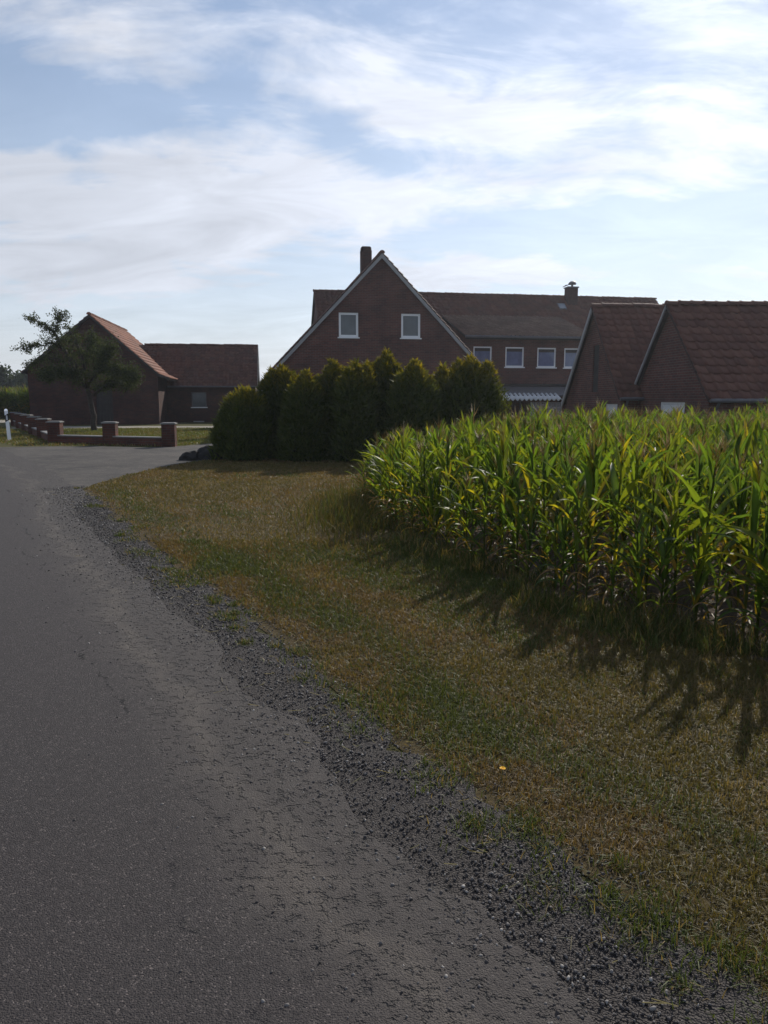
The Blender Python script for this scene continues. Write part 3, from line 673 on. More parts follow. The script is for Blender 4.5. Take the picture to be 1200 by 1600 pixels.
# ------------------------------------------------------------------ dark barn on the left with a lower wing
lb = empty('old_barn', (-16.43, 44.0, 0), R(8)); tag(lb, 'dark brick barn with low side wing and sunlit red roof slope on the left', 'barn')
LW, LE, RW, RE, PZ, LEN = 3.50, 3.02, 3.55, 2.78, 5.98, 10.7
I4 = T(0, 0, 0)
wall('gable_wall', lb, M['barn_brick'], [(-LW, 0), (RW, 0), (RW, RE), (0, PZ), (-LW, LE)], [(.1, .0, 1.0, 2.0), (.35, 3.3, .75, 4.1)], I4)
mb = MB(); 
for k in range(5): MB().box(.11 + k * .178, .06, .01, .28 + k * .178, .09, 1.99).build('door_plank', M['dark_wood'], lb)
MB().box(.35, .06, 3.3, .75, .09, 4.1).build('hatch', M['dark_wood'], lb)
mb = MB(); mb.add([(-LW, 0, 0), (-LW, LEN, 0), (-LW, LEN, LE), (-LW, 0, LE)], [(3, 2, 1, 0)]); mb.add([(RW, 0, 0), (RW, LEN, 0), (RW, LEN, RE), (RW, 0, RE)], [(0, 1, 2, 3)])
mb.add([(-LW, LEN, 0), (RW, LEN, 0), (RW, LEN, RE), (0, LEN, PZ), (-LW, LEN, LE)], [(4, 3, 2, 1, 0)]); mb.build('side_wall', M['barn_brick'], lb, uv=True)
kl = (PZ - LE) / LW; kr = (PZ - RE) / RW; ya = -.18; yb = LEN + .15; up = .10
mb = MB(); El = (-LW - .25, LE - .25 * kl + up); Er = (RW + .02, RE + up); Ek = (RW + .62, RE - .24 + up - .02)
slab(mb, (El[0], yb, El[1]), (El[0], ya, El[1]), (0, yb, PZ + up), (0, ya, PZ + up), .09); slab(mb, (Er[0], ya, Er[1]), (Er[0], yb, Er[1]), (0, ya, PZ + up), (0, yb, PZ + up), .09)
slab(mb, (Ek[0], ya, Ek[1]), (Ek[0], yb, Ek[1]), (Er[0], ya, Er[1] - .002), (Er[0], yb, Er[1] - .002), .09)
rl = mb.build('roof', M['dark_wood'], lb)
tile_field(rl, (El[0], yb, El[1]), (El[0], ya, El[1]), (0, yb, PZ + up), M['tile_sunlit']); tile_field(rl, (Er[0], ya, Er[1]), (Er[0], yb, Er[1]), (0, ya, PZ + up), M['tile_sunlit'])
tile_field(rl, (Ek[0], ya, Ek[1]), (Ek[0], yb, Ek[1]), (Er[0], ya, Er[1]), M['tile_sunlit']); ridge_tiles(rl, (0, ya, PZ + up + .07), (0, yb, PZ + up + .07), M['tile_sunlit'])
for A_, B_ in (((El[0], ya - .02, El[1] + .02), (0, ya - .02, PZ + up + .02)), ((Er[0], ya - .02, Er[1] + .02), (0, ya - .02, PZ + up + .02)), ((Ek[0], ya - .02, Ek[1] + .02), (Er[0], ya - .02, Er[1] + .02))):
    mb = MB(); verge(mb, A_, B_, (0, -1, 0), .14, .03); mb.build('verge_board', M['dark_wood'], rl)
# wing
WX1 = 8.95; WY = 3.5; WD = 7.0; WE = 2.28; WR = 4.80
hw = (5.03, .95, 5.93, 1.86); Mw = T(0, WY, 0)
wall('wing_wall', lb, M['barn_brick'], [(RW, 0), (WX1, 0), (WX1, WE), (RW, WE)], [hw], Mw); window(lb, hw, Mw, fr=.06, sill=True, frame_m='gutter_metal')
MB().box(5.10, WY - .06, .02, 5.75, WY - .005, .09).build('doorstep', M['concrete'], lb)
mb = MB(); mb.add([(WX1, WY, 0), (WX1, WY + WD, 0), (WX1, WY + WD, WE), (WX1, WY + WD / 2, WR), (WX1, WY, WE)], [(0, 1, 2, 3, 4)]); mb.add([(RW, WY + WD, 0), (WX1, WY + WD, 0), (WX1, WY + WD, WE), (RW, WY + WD, WE)], [(3, 2, 1, 0)]); mb.build('wing_end_wall', M['barn_brick'], lb, uv=True)
kw = (WR - WE) / (WD / 2); ov = .22; x0, x1 = .6, WX1 + .12; mb = MB(); yf = WY - ov; ef = WE - ov * kw + up; yk = WY + WD + ov
slab(mb, (1.45, yf, ef), (x1, yf, ef), (1.45, WY + WD / 2, WR + up), (x1, WY + WD / 2, WR + up), .09); slab(mb, (x1, yk, ef), (1.45, yk, ef), (x1, WY + WD / 2, WR + up), (1.45, WY + WD / 2, WR + up), .09)
rw = mb.build('wing_roof', M['dark_wood'], lb)
tile_field(rw, (1.45, yf, ef), (x1, yf, ef), (1.45, WY + WD / 2, WR + up), M['tile'], jit=2); tile_field(rw, (x1, yk, ef), (1.45, yk, ef), (x1, WY + WD / 2, WR + up), M['tile_sunlit'], name='rear_roof_tiles')  # front slope's shade put into colour with the darker tile; rear stays red
ridge_tiles(rw, (1.8, WY + WD / 2, WR + up + .07), (x1, WY + WD / 2, WR + up + .07), M['tile'])
for yy, e_ in ((yf, ef), (yk, ef)):
    mb = MB(); verge(mb, (x1 + .01, yy, e_ + .02), (x1 + .01, WY + WD / 2, WR + up + .02), (1, 0, 0), .16, .04); mb.build('verge_board', M['grey_wood'], rw)
MB().tube([(RW + .1, yf - .06, ef - .02), (x1, yf - .06, ef - .02)], .05, 8).build('gutter', M['gutter_metal'], lb)

# ------------------------------------------------------------------ low garden wall with capped pillars
gw = empty('garden_wall', tuple(WALL_C), 0); tag(gw, 'low red brick garden wall with capped square pillars beside the driveway', 'wall')
def wall_run(A, B, n, first, zb=.26):
    d = (B - A); L = d.length; d.normalize(); ang = math.atan2(d.y, d.x); st = L / n; o = A - WALL_C
    for k in range(n):
        Mx = Matrix.Translation(o + d * (k * st)) @ Matrix.Rotation(ang, 4, 'Z')
        MB().box(.20, -.13, 0, st - .20, .13, zb, Mx).build('panel', M['wall_brick'], gw, uv=True)
        MB().box(.205, -.15, zb, st - .205, .15, zb + .035, Mx).build('coping', M['coping'], gw)
    for k in range(0 if first else 1, n + 1):
        Mx = Matrix.Translation(o + d * (k * st)) @ Matrix.Rotation(R(6), 4, 'Z')
        p = MB().box(-.20, -.20, 0, .20, .20, .70, Mx).build('pillar', M['wall_brick'], gw, uv=True)
        MB().box(-.23, -.23, .70, .23, .23, .735, Mx).box(-.19, -.19, .735, .19, .19, .75, Mx).build('cap', M['coping'], p)
wall_run(WALL_C, WALL_R, 2, True); wall_run(WALL_C, WALL_L, 5, False)

# ------------------------------------------------------------------ roadside delineator post
pp = empty('delineator_post', (-13.24, 27.23, 0), R(28)); pp.rotation_euler = (R(-1), R(-2.5), R(28)); tag(pp, 'white plastic roadside post with slanted black band beside the road', 'road post')
prof = [(-.06, -.045), (.06, -.045), (.05, .03), (.015, .075), (-.015, .075), (-.05, .03)]
mb = MB(); n = 6; zt = [1.06, 1.06, 1.10, 1.13, 1.13, 1.10]; mb.add([(x, y, 0) for x, y in prof] + [(x * .96, y * .96, z) for (x, y), z in zip(prof, zt)], [(5, 4, 3, 2, 1, 0), (6, 7, 8, 9, 10, 11)] + [(k, (k + 1) % n, n + (k + 1) % n, n + k) for k in range(n)])
mb.build('body', M['plastic_white'], pp)
mb = MB(); pf = [(x * 1.03, y * 1.04) for x, y in prof]; lo = [.70 + x * .6 for x, y in prof]; hi = [.93 + x * .6 for x, y in prof]
mb.add([(x, y, z) for (x, y), z in zip(pf, lo)] + [(x, y, z) for (x, y), z in zip(pf, hi)], [(k, (k + 1) % n, n + (k + 1) % n, n + k) for k in range(n)]); bd = mb.build('band', M['plastic_black'], pp)
MB().box(-.025, -.056, .74, .025, -.047, .90).build('reflector', M['reflector'], bd)

# ------------------------------------------------------------------ boulder
ico = None
def ico_arrays():
    p = (1 + 5 ** .5) / 2
    v = np.array([(-1, p, 0), (1, p, 0), (-1, -p, 0), (1, -p, 0), (0, -1, p), (0, 1, p), (0, -1, -p), (0, 1, -p), (p, 0, -1), (p, 0, 1), (-p, 0, -1), (-p, 0, 1)], float); v /= np.linalg.norm(v[0])
    f = np.array([(0, 11, 5), (0, 5, 1), (0, 1, 7), (0, 7, 10), (0, 10, 11), (1, 5, 9), (5, 11, 4), (11, 10, 2), (10, 7, 6), (7, 1, 8), (3, 9, 4), (3, 4, 2), (3, 2, 6), (3, 6, 8), (3, 8, 9), (4, 9, 5), (2, 4, 11), (6, 2, 10), (8, 6, 7), (9, 8, 1)])
    return v, f
IV, IF = ico_arrays()
def subdiv(v, f):
    v = list(map(tuple, v)); cache = {}; out = []
    def mid(a, b):
        k = (min(a, b), max(a, b))
        if k not in cache:
            m = (np.array(v[a]) + np.array(v[b])) / 2; m /= np.linalg.norm(m); cache[k] = len(v); v.append(tuple(m))
        return cache[k]
    for a, b, c in f:
        x, y, z = mid(a, b), mid(b, c), mid(c, a); out += [(a, x, z), (b, y, x), (c, z, y), (x, y, z)]
    return np.array(v), np.array(out)
sv, sf = subdiv(*subdiv(*subdiv(IV, IF)))
def boulder(name, loc, size, seed, label):
    v = sv.copy(); d = np.array([mnoise.noise((a * 1.1 + seed, b * 1.1, c * 1.1)) * .35 + mnoise.noise((a * 2.7, b * 2.7 + seed, c * 2.7)) * .16 for a, b, c in v]); v = v * (1 + d)[:, None] * np.array(size)
    v[:, 2] = np.maximum(v[:, 2], -.08)
    return tag(obj(name, mesh_np(name, v, sf, M['boulder'], smooth=True), None, loc), label, 'boulder', 'stones at the hedge foot')
boulder('boulder', (-4.35, 18.9, .06), (.36, .30, .30), 2.0, 'larger dark boulder at the left foot of the hedge')
boulder('boulder', (-4.72, 18.75, .05), (.26, .24, .17), 5.0, 'smaller flat dark boulder left of the larger one by the driveway')

# ------------------------------------------------------------------ thuja hedge
def thuja(base, h, r, seed, label):
    rg = np.random.default_rng(seed); root = empty('thuja', base); tag(root, label, 'thuja', 'thuja hedge in front of the farmhouse')
    nl = 11; LD = [(0, 0, 1.0, .44), (.1 * r, -.3 * r, .95, .42), (-.22 * r, .05, .93, .40), (.25 * r, .1 * r, .91, .40)] + [((q0 := rg.uniform(.48, .72)) * r * math.cos(t0), q0 * r * math.sin(t0), rg.uniform(.68, .97), rg.uniform(.36, .48)) for t0 in (rg.uniform(0, .5) + 2 * math.pi * q / nl for q in range(nl))]
    def prof(u): return np.clip(1 - np.clip((u - .28) / .72, 0, 1) ** 2.0, 0, 1) ** .72
    Cs, Us, Ds, Os = [], [], [], []
    for li, (lx, ly, lh, lr) in enumerate(LD):
        n = 2000; u = rg.random(n) ** .8; a = rg.random(n) * 2 * np.pi - np.pi; aa = np.abs(a); dd = 1 - .34 * rg.random(n) ** 1.5
        lump = .62 + .80 * fbm(aa * 2.2 + seed * 3.1 + li * 7, u * 7, seed + li, 3)
        R_ = lr * r * prof(u) * lump * dd
        C = np.stack([lx * (1 - .25 * u) + R_ * np.cos(a), ly * (1 - .25 * u) + R_ * np.sin(a), u * h * lh], 1)
        Cs.append(C); Us.append(u * lh); Ds.append(dd); Os.append(np.stack([np.cos(a), np.sin(a), 0 * a], 1))
    C = np.concatenate(Cs); u = np.concatenate(Us); dd = np.concatenate(Ds); out = np.concatenate(Os); n = len(C)
    dirv = out * (.25 + .5 * rg.random(n))[:, None] + np.array([0, 0, 1.0]) * (.55 + .7 * rg.random(n))[:, None] + rg.normal(0, .30, (n, 3)); dirv /= np.linalg.norm(dirv, axis=1)[:, None]
    side = np.cross(dirv, out + rg.normal(0, .6, (n, 3))); side /= np.linalg.norm(side, axis=1)[:, None] + 1e-9
    L = (.06 + .10 * rg.random(n) + .10 * (rg.random(n) < .06))[:, None]; wd = (.013 + .014 * rg.random(n))[:, None]
    nrm = np.cross(side, dirv)
    p0 = C; p1 = C + dirv * L * .45 + side * wd; p2 = C + dirv * L + nrm * L * .15; p3 = C + dirv * L * .45 - side * wd
    V = np.stack([p0, p1, p2, p3], 1).reshape(-1, 3); i0 = np.arange(n) * 4; F = np.stack([i0, i0 + 1, i0 + 2, i0 + 3], 1)
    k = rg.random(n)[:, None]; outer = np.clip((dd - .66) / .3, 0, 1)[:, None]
    sunlit_tip = ((.06 + .94 * sm(u, .66, 1.0)) * (.25 + .75 * rg.random(n)))[:, None] * outer  # sunlight on the upper outer tips, painted as gold in the spray colour
    c = np.array([.036, .062, .020]) * (1 - k) + np.array([.068, .100, .028]) * k; c = c * (1 - sunlit_tip) + np.array([.290, .250, .026]) * sunlit_tip
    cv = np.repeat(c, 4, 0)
    def rad(u, a): return r * .95 * np.clip(1 - np.clip((u - .25) / .75, 0, 1) ** 2.0, 0, 1) ** .70
    # inner core so the crown is not see-through
    m = 22; q = 14; cv2 = []
    for j in range(q + 1):
        uu = j / q * .94
        for t_ in range(m):
            an = -np.pi + 2 * np.pi * t_ / m; r2 = float(rad(np.array([uu]), np.array([abs(an)]))[0]) * .62; cv2.append((r2 * math.cos(an), r2 * math.sin(an), uu * h * .86))
    b = len(V); CF = np.array([(b + j * m + t_, b + j * m + (t_ + 1) % m, b + (j + 1) * m + (t_ + 1) % m, b + (j + 1) * m + t_) for j in range(q) for t_ in range(m)])
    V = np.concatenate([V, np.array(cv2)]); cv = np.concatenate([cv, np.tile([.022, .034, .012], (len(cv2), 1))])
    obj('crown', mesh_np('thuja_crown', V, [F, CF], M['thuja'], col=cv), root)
    MB().tube([(0, 0, -.03), (0, 0, h * .5)], [.06, .03], 7).build('trunk', M['bark'], root)
TH = [  # px centre, px top, px half width, depth
    (382, 606, 42, 18.9, 'low leftmost thuja at the end of the hedge by the boulders'),
    (440, 572, 42, 19.6, 'tall thuja with tip painted sunlit yellow, second from the left end of the hedge'),
    (478, 580, 38, 18.6, 'narrow thuja standing forward, third from the left end of the hedge'),
    (520, 563, 38, 19.3, 'thuja with two pointed tips left of the hedge middle, below the left gable window'),
    (556, 566, 36, 18.4, 'slender pointed thuja in front at the hedge middle'),
    (604, 549, 44, 19.4, 'tallest broad thuja of the hedge, under the middle of the gable'),
    (648, 563, 42, 18.6, 'thuja just right of the tallest one, below the right gable window'),
    (692, 573, 34, 19.4, 'short thuja between two larger ones near the right end of the hedge'),
    (735, 558, 50, 18.9, 'wide rightmost thuja of the hedge, rising behind the maize')]
for k, (u, v, hw_, Yd, lab) in enumerate(TH):
    tp = at(u, v, Yd); thuja((tp.x, Yd, 0), tp.z - .04, hw_ / 1200 * Yd * 1.22, 11 + k * 3, lab)

# ------------------------------------------------------------------ trees
def leaf_cloud(C, rg, size, cols, spread):
    n = len(C); d = rg.normal(0, 1, (n, 3)); d[:, 2] -= .3; d /= np.linalg.norm(d, axis=1)[:, None]
    s = np.cross(d, rg.normal(0, 1, (n, 3))); s /= np.linalg.norm(s, axis=1)[:, None]
    L = size * (.7 + .6 * rg.random(n))[:, None]; w = L * .30
    V = np.stack([C, C + d * L * .5 + s * w, C + d * L, C + d * L * .5 - s * w], 1).reshape(-1, 3); i0 = np.arange(n) * 4
    k = rg.random(n)[:, None]; c = np.array(cols[0]) * (1 - k) + np.array(cols[1]) * k
    return V, np.stack([i0, i0 + 1, i0 + 2, i0 + 3], 1), np.repeat(c, 4, 0)
def apple_tree():
    rg = np.random.default_rng(3); Y0 = 35.0
    base = gp(147, 673); Y0 = base.y; root = empty('apple_tree', (base.x, base.y, 0)); tag(root, 'sparse gnarled apple tree leaning left in front of the dark barn', 'apple tree')
    def P(u, v, dy=0): p = at(u, v, Y0 + dy); return Vector((p.x - base.x, p.y - base.y, p.z))
    limbs = [([Vector((0, 0, -.03)), P(146, 650), P(141, 625), P(136, 606)], .14, .10, 0),
             ([P(136, 606), P(118, 575, .2), P(100, 545, .3), P(86, 520, .3), P(72, 507, .2), P(48, 497, .1)], .10, .02, 1),
             ([P(86, 520, .3), P(92, 503, .2), P(90, 490, .2)], .04, .012, 1),
             ([P(100, 545, .3), P(76, 535, .1), P(52, 541, -.2), P(36, 545, -.3)], .05, .012, 1),
             ([P(118, 575, .2), P(90, 560, -.3), P(62, 560, -.5), P(45, 572, -.6)], .05, .012, 1),
             ([P(136, 606), P(132, 570, -.5), P(122, 540, -.7), P(108, 515, -.6)], .08, .015, 1),
             ([P(136, 606), P(152, 580, -.6), P(165, 560, -.9), P(172, 545, -1)], .08, .015, 2),
             ([P(152, 580, -.6), P(176, 578, -1), P(195, 580, -1.2), P(210, 590, -1.3)], .06, .012, 2),
             ([P(146, 620, 0), P(168, 598, .6), P(188, 592, 1), P(202, 602, 1.1)], .06, .012, 2),
             ([P(136, 606), P(110, 588, -.8), P(88, 582, -1.2), P(70, 590, -1.3)], .06, .012, 2),
             ([P(132, 570, -.5), P(146, 548, .6), P(150, 530, 1.0)], .05, .012, 2),
             ([P(118, 575, .2), P(112, 552, 1.0), P(104, 530, 1.4)], .05, .012, 1)]
    mb = MB(); LC = []
    for pts, r0, r1, kind in limbs:
        n = len(pts); fine = []
        for i in range(n - 1):
            for q in range(3): fine.append(pts[i].lerp(pts[i + 1], q / 3) + Vector(rg.normal(0, .03, 3)) * (1 if kind else .3))
        fine.append(pts[-1]); m = len(fine); mb.tube(fine, [r0 + (r1 - r0) * i / (m - 1) for i in range(m)], 7)
        if kind == 0: continue
        for i in range(m // 4, m):
            for _ in range(5 if kind == 1 else 8):
                d = Vector(rg.normal(0, 1, 3)); d.z = d.z * .7 + .25; d.normalize(); L = rg.uniform(.18, .6)
                a = fine[i]; b_ = a + d * L * .5 + Vector((0, 0, .03)); c = a + d * L + Vector(rg.normal(0, .06, 3)); mb.tube([a, b_, c], [.012, .008, .004], 4, cap=False)
                for _ in range(rg.integers(18, 34) if kind == 1 else rg.integers(50, 80)): LC.append(tuple(a.lerp(c, rg.uniform(.2, 1.1)) + Vector(rg.normal(0, .06 if kind == 1 else .11, 3))))
    mb.build('trunk', M['bark'], root, smooth=True)
    V, F, c = leaf_cloud(np.array(LC), rg, .085, ((.030, .045, .018), (.075, .095, .035)), 0)
    obj('crown', mesh_np('apple_crown', V, F, M['tree_leaf'], col=c), root)
apple_tree()
def far_tree(pos, h, r, seed, label, trunk=.3):
    rg = np.random.default_rng(seed); root = empty('field_tree', pos); tag(root, label, 'tree', 'trees beyond the far field')
    LC = []; nb = 26
    for k in range(nb):
        a = rg.uniform(0, 6.283); u = rg.uniform(.28, .92); rad = r * (1 - ((u - .5) / .55) ** 2) ** .5 * rg.uniform(.3, .9)
        c = np.array([rad * math.cos(a), rad * math.sin(a), h * u]); LC.append(c + rg.normal(0, 1, (260, 3)) * np.array([.22, .22, .13]) * r)
    C = np.concatenate(LC); C[:, 2] = np.maximum(C[:, 2], .4)
    V, F, c = leaf_cloud(C, rg, .55, ((.020, .035, .016), (.05, .075, .028)), 0); obj('crown', mesh_np('field_tree_crown', V, F, M['tree_leaf'], col=c), root)
    mb = MB(); mb.tube([(0, 0, -.1), (.1, 0, h * .4), (0, .1, h * .8)], [trunk, trunk * .7, .08], 8)
    for k in range(6):
        a = k * 1.05; mb.tube([(0, 0, h * (.25 + .08 * k)), (r * .6 * math.cos(a), r * .6 * math.sin(a), h * (.45 + .08 * k))], [trunk * .4, .05], 6)
    mb.build('trunk', M['bark'], root)
far_tree((-58.8, 118, 0), 6.6, 2.6, 5, 'round dark tree at the left edge beyond the far maize')
far_tree((-57.2, 124, 0), 5.4, 2.2, 8, 'low tree between the round tree and the dark barn')
far_tree((-54.0, 121, 0), 5.8, 2.3, 9, 'loose dark tree touching the barn eave in the distance')

# ------------------------------------------------------------------ maize
def corn_leaf(rg, L, Wd, a0, bend, col, twist=0.0, n=9, drop=None):
    """ribbon in local x (out) / z (up); returns V, F, col"""
    ts = np.linspace(0, 1, n); ang = a0 - bend * ts ** 1.5
    dl = L / (n - 1); x = np.concatenate([[0], np.cumsum(np.cos(ang[:-1]) * dl)]); z = np.concatenate([[0], np.cumsum(np.sin(ang[:-1]) * dl)])
    w = Wd * np.clip(ts + .12, 0, 1) ** .4 * (1 - ts ** 2.2) ** .75 * 1.05 + .002; yy = .05 * L * np.sin(ts * 2.4 + rg.uniform(0, 6)) * ts
    V = []
    for i in range(n):
        tw = twist * ts[i] + .25 * math.sin(ts[i] * 7 + twist * 5); nx_, nz_ = -math.sin(ang[i]), math.cos(ang[i])
        for s in (-1, 0, 1):
            wave = .10 * w[i] * math.sin(ts[i] * 16 + s * 1.3) if s else 0; lift = (.28 * w[i] if s else 0) + wave; yv = s * w[i] * .5
            lf = lift * math.cos(tw) + yv * math.sin(tw); yv2 = yv * math.cos(tw) - lift * math.sin(tw)
            V.append((x[i] + nx_ * lf, yy[i] + yv2, z[i] + nz_ * lf))
    F = np.array([(i * 3 + s, (i + 1) * 3 + s, (i + 1) * 3 + s + 1, i * 3 + s + 1) for i in range(n - 1) for s in (0, 1)])
    c = np.tile(np.array(col), (n * 3, 1)); c[1::3] = c[1::3] * 1.25 + .01; c *= (1 + .12 * np.sin(np.arange(n * 3) * 1.7))[:, None]
    return np.array(V), F, c
GREENS = [(.062, .110, .022), (.082, .125, .022), (.048, .090, .024), (.105, .135, .022)]
def rotz(V, a, off=(0, 0, 0)):
    c, s = math.cos(a), math.sin(a); return np.stack([V[:, 0] * c - V[:, 1] * s + off[0], V[:, 0] * s + V[:, 1] * c + off[1], V[:, 2] + off[2]], 1)
def corn_proto(seed, dry=0):
    rg = np.random.default_rng(seed); parts = []; H_ = 1.22
    lean = rg.normal(0, .03, 2); zs = np.linspace(0, H_, 7); rad = np.linspace(.015, .006, 7); k = 6; V = []
    pos = lambda z: np.array([lean[0] * z, lean[1] * z, z])
    for z, r in zip(zs, rad):
        p = pos(z)
        for q in range(k): V.append((p[0] + r * math.cos(q * 2 * math.pi / k), p[1] + r * math.sin(q * 2 * math.pi / k), z))
    F = np.array([(i * k + q, i * k + (q + 1) % k, (i + 1) * k + (q + 1) % k, (i + 1) * k + q) for i in range(6) for q in range(k)]); V = np.array(V)
    V[:, 2] -= .02 * (V[:, 2] < .001)
    c = np.array([.085, .110, .030]) * (1 - V[:, 2:3] / H_ * .25); parts.append(('stalk', V, F, c))
    n = 15; plane0 = rg.uniform(0, 6.28)
    for i in range(n):
        u = i / (n - 1); z = .06 + (H_ * .90 - .06) * u ** 1.12
        az = plane0 + math.pi * (i % 2) + rg.normal(0, .55)
        L = (.36 + .42 * math.sin(math.pi * min(1, .15 + u * .85)) ** .8) * rg.uniform(.85, 1.12); Wd = (.050 + .034 * math.sin(math.pi * u)) * rg.uniform(.85, 1.1)
        a0 = R(50 + 30 * u + rg.normal(0, 11)); bend = R(rg.uniform(35, 140) * (1 - .66 * u))
        col = GREENS[rg.integers(0, 4)]
        if u < .30 and rg.random() < .22: col = (.20, .155, .030)
        if (i < 1 and rg.random() < .25) or (dry and i < 6 and rg.random() < .6): col = (.19, .125, .06); a0 = R(rg.uniform(10, 50)); bend = R(rg.uniform(90, 130)); Wd *= .6; L *= .8
        elif rg.random() < .06: col = (.22, .20, .022)
        v, f, cc_ = corn_leaf(rg, L, Wd, a0, bend, col, rg.normal(0, .5)); parts.append(('leaf', rotz(v, az, pos(z)), f, cc_))
    # tassel
    V = []; Fq = []; tp = pos(H_)
    def needle(a, b, w):
        a, b = np.array(a), np.array(b); d = b - a; s = np.cross(d, (0.3, .8, .1)); s = s / np.linalg.norm(s) * w; t_ = np.cross(d, s); t_ = t_ / np.linalg.norm(t_) * w; k0 = len(V)
        V.extend([a + s, a - s * .5 + t_ * .87, a - s * .5 - t_ * .87, b]); Fq.extend([(k0, k0 + 1, k0 + 3), (k0 + 1, k0 + 2, k0 + 3), (k0 + 2, k0, k0 + 3)])
    needle(tp - [0, 0, .02], tp + [lean[0], lean[1], .34], .006)
    for q in range(rg.integers(7, 12)):
        a = rg.uniform(0, 6.28); zb = rg.uniform(.03, .12); needle(tp + [0, 0, zb], tp + [.10 * math.cos(a), .10 * math.sin(a), zb + rg.uniform(.10, .20)], .0045)
    parts.append(('tassel', np.array(V), np.array(Fq), np.tile([.26, .205, .10], (len(V), 1))))
    return parts
PROTOS = [corn_proto(100 + k, dry=(k % 5 == 0)) for k in range(10)]
def proto_meshes(p): return [(nm, mesh_np('maize_' + nm, v, f, M['corn_leaf'], col=c, smooth=True)) for nm, v, f, c in p]
PM = [proto_meshes(p) for p in PROTOS]
rows = []; dv = Vector((-.42, .907)); nv = Vector((.907, .42)); o2 = Vector((2.3, 4.4))
for r_ in range(-3, 34):
    for k in range(-60, 200):
        p = o2 + nv * (.16 + r_ * .70 + random.gauss(0, .035)) + dv * (k * .175 + random.gauss(0, .035)); rows.append((p.x, p.y))
P = np.array(rows); ok = inpoly(P[:, 0], P[:, 1], CORN); P = P[ok]
# an uneven outer row of smaller plants follows the curved field edge
out_row = []
for (ax_, ay_), (bx_, by_) in zip(CORN_EDGE[:-1] + [CORN_EDGE[-1]], CORN_EDGE[1:] + [(.5, 14.2)]):
    m_ = int(math.hypot(bx_ - ax_, by_ - ay_) / .17)
    for q in range(m_): out_row.append((ax_ + (bx_ - ax_) * q / m_ + random.gauss(.04, .05), ay_ + (by_ - ay_) * q / m_ + random.gauss(.02, .05)))
NIN = len(P); P = np.concatenate([P, np.array(out_row)]); is_out = np.arange(len(P)) >= NIN
ok = (P[:, 0] < .5 * P[:, 1] + 3.2) & (RNG.random(len(P)) > .05); P = P[ok]; is_out = is_out[ok]
de = polydist(P[:, 0], P[:, 1], CORN_EDGE + [(.5, 14.2), (1.35, 17.2)])
ln = polydist(P[:, 0], P[:, 1], [(-.3, 10.7), (.5, 14.2), (1.35, 17.2)])
sz = (.745 + .04 * sm(de, .0, 1.6)) * (.84 + .16 * sm(ln, 0, 2.5)) * (1 + RNG.normal(0, .095, len(P)))
sz = np.where(is_out, sz * RNG.uniform(.55, .95, len(P)), sz)
dist = np.hypot(P[:, 0], P[:, 1]); vis = in_view(P[:, 0], P[:, 1], .8, 60)
order = np.argsort(dist + 1000 * (~vis)); order = list(order)
# the 300 nearest that show, edge plants first (others stand hidden behind them)
key = dist + 1000 * (~vis) + np.maximum(de - 1.2, 0) * 1.5; order = list(np.argsort(key))
VV, FQ, FT, CC = [], [], [], []; base_i = 0
for rank, i in enumerate(order):
    x, y = P[i]; s = float(sz[i]); az = RNG.uniform(0, 6.28); pi_ = int(RNG.integers(0, 10)); zr = s * RNG.uniform(.94, 1.06); edge = de[i] < .45
    if edge and RNG.random() < .3: pi_ = (pi_ // 5) * 5
    if rank < 300:
        rt = empty('maize_plant', (x, y, .006), az); rt.scale = (s, s, zr)
        px = 600 + FPX * x / (y * math.cos(PITCH)); where = 'near the right picture edge' if px > 1050 else 'below the nearest barn' if px > 960 else 'below the slit gable' if px > 860 else 'below the farmhouse wing windows' if px > 740 else 'in front of the hedge'
        hi = 'tall' if s > .80 else 'short' if s < .70 else 'medium-high'
        if edge: lab = hi + (' maize plant with dry lower leaves in the outermost row ' if pi_ % 5 == 0 else ' green maize plant in the outermost row along the verge, ') + where
        else: lab = hi + ' green maize plant standing behind the outermost row, ' + where
        tag(rt, lab, 'maize plant', 'maize plants along the field edge')
        for nm, me in PM[pi_]: obj(nm, me, rt)
    else:
        for nm, v, f, c in PROTOS[pi_]:
            w = v * np.array([s, s, zr]); w = rotz(w, az, (x, y, .006)); VV.append(w); (FQ if f.shape[1] == 4 else FT).append(f + base_i); CC.append(c * RNG.uniform(.85, 1.15)); base_i += len(v)
tag(obj('maize_field', mesh_np('maize_field', np.concatenate(VV), [np.concatenate(FQ), np.concatenate(FT)], M['corn_leaf'], col=np.concatenate(CC), smooth=True)), 'dense green maize filling the field behind its outer rows', 'maize', kind='stuff')
# far maize on the left
VV, FQ, FT, CC = [], [], [], []; base_i = 0
for k in range(420):
    y = 58 + (k % 5) * .75 + RNG.normal(0, .08) ; x = RNG.uniform(-33, -24.5) * y / 60; s = 1.50 * (1 + RNG.normal(0, .06)); pi_ = int(RNG.integers(0, 10)); az = RNG.uniform(0, 6.28)
    for nm, v, f, c in PROTOS[pi_]:
        w = rotz(v * s, az, (x, y, 0)); VV.append(w); (FQ if f.shape[1] == 4 else FT).append(f + base_i); CC.append(c * RNG.uniform(.9, 1.2)); base_i += len(v)
tag(obj('far_maize', mesh_np('far_maize', np.concatenate(VV), [np.concatenate(FQ), np.concatenate(FT)], M['corn_leaf'], col=np.concatenate(CC), smooth=True)), 'tall maize field in the distance left of the dark barn', 'maize', kind='stuff')

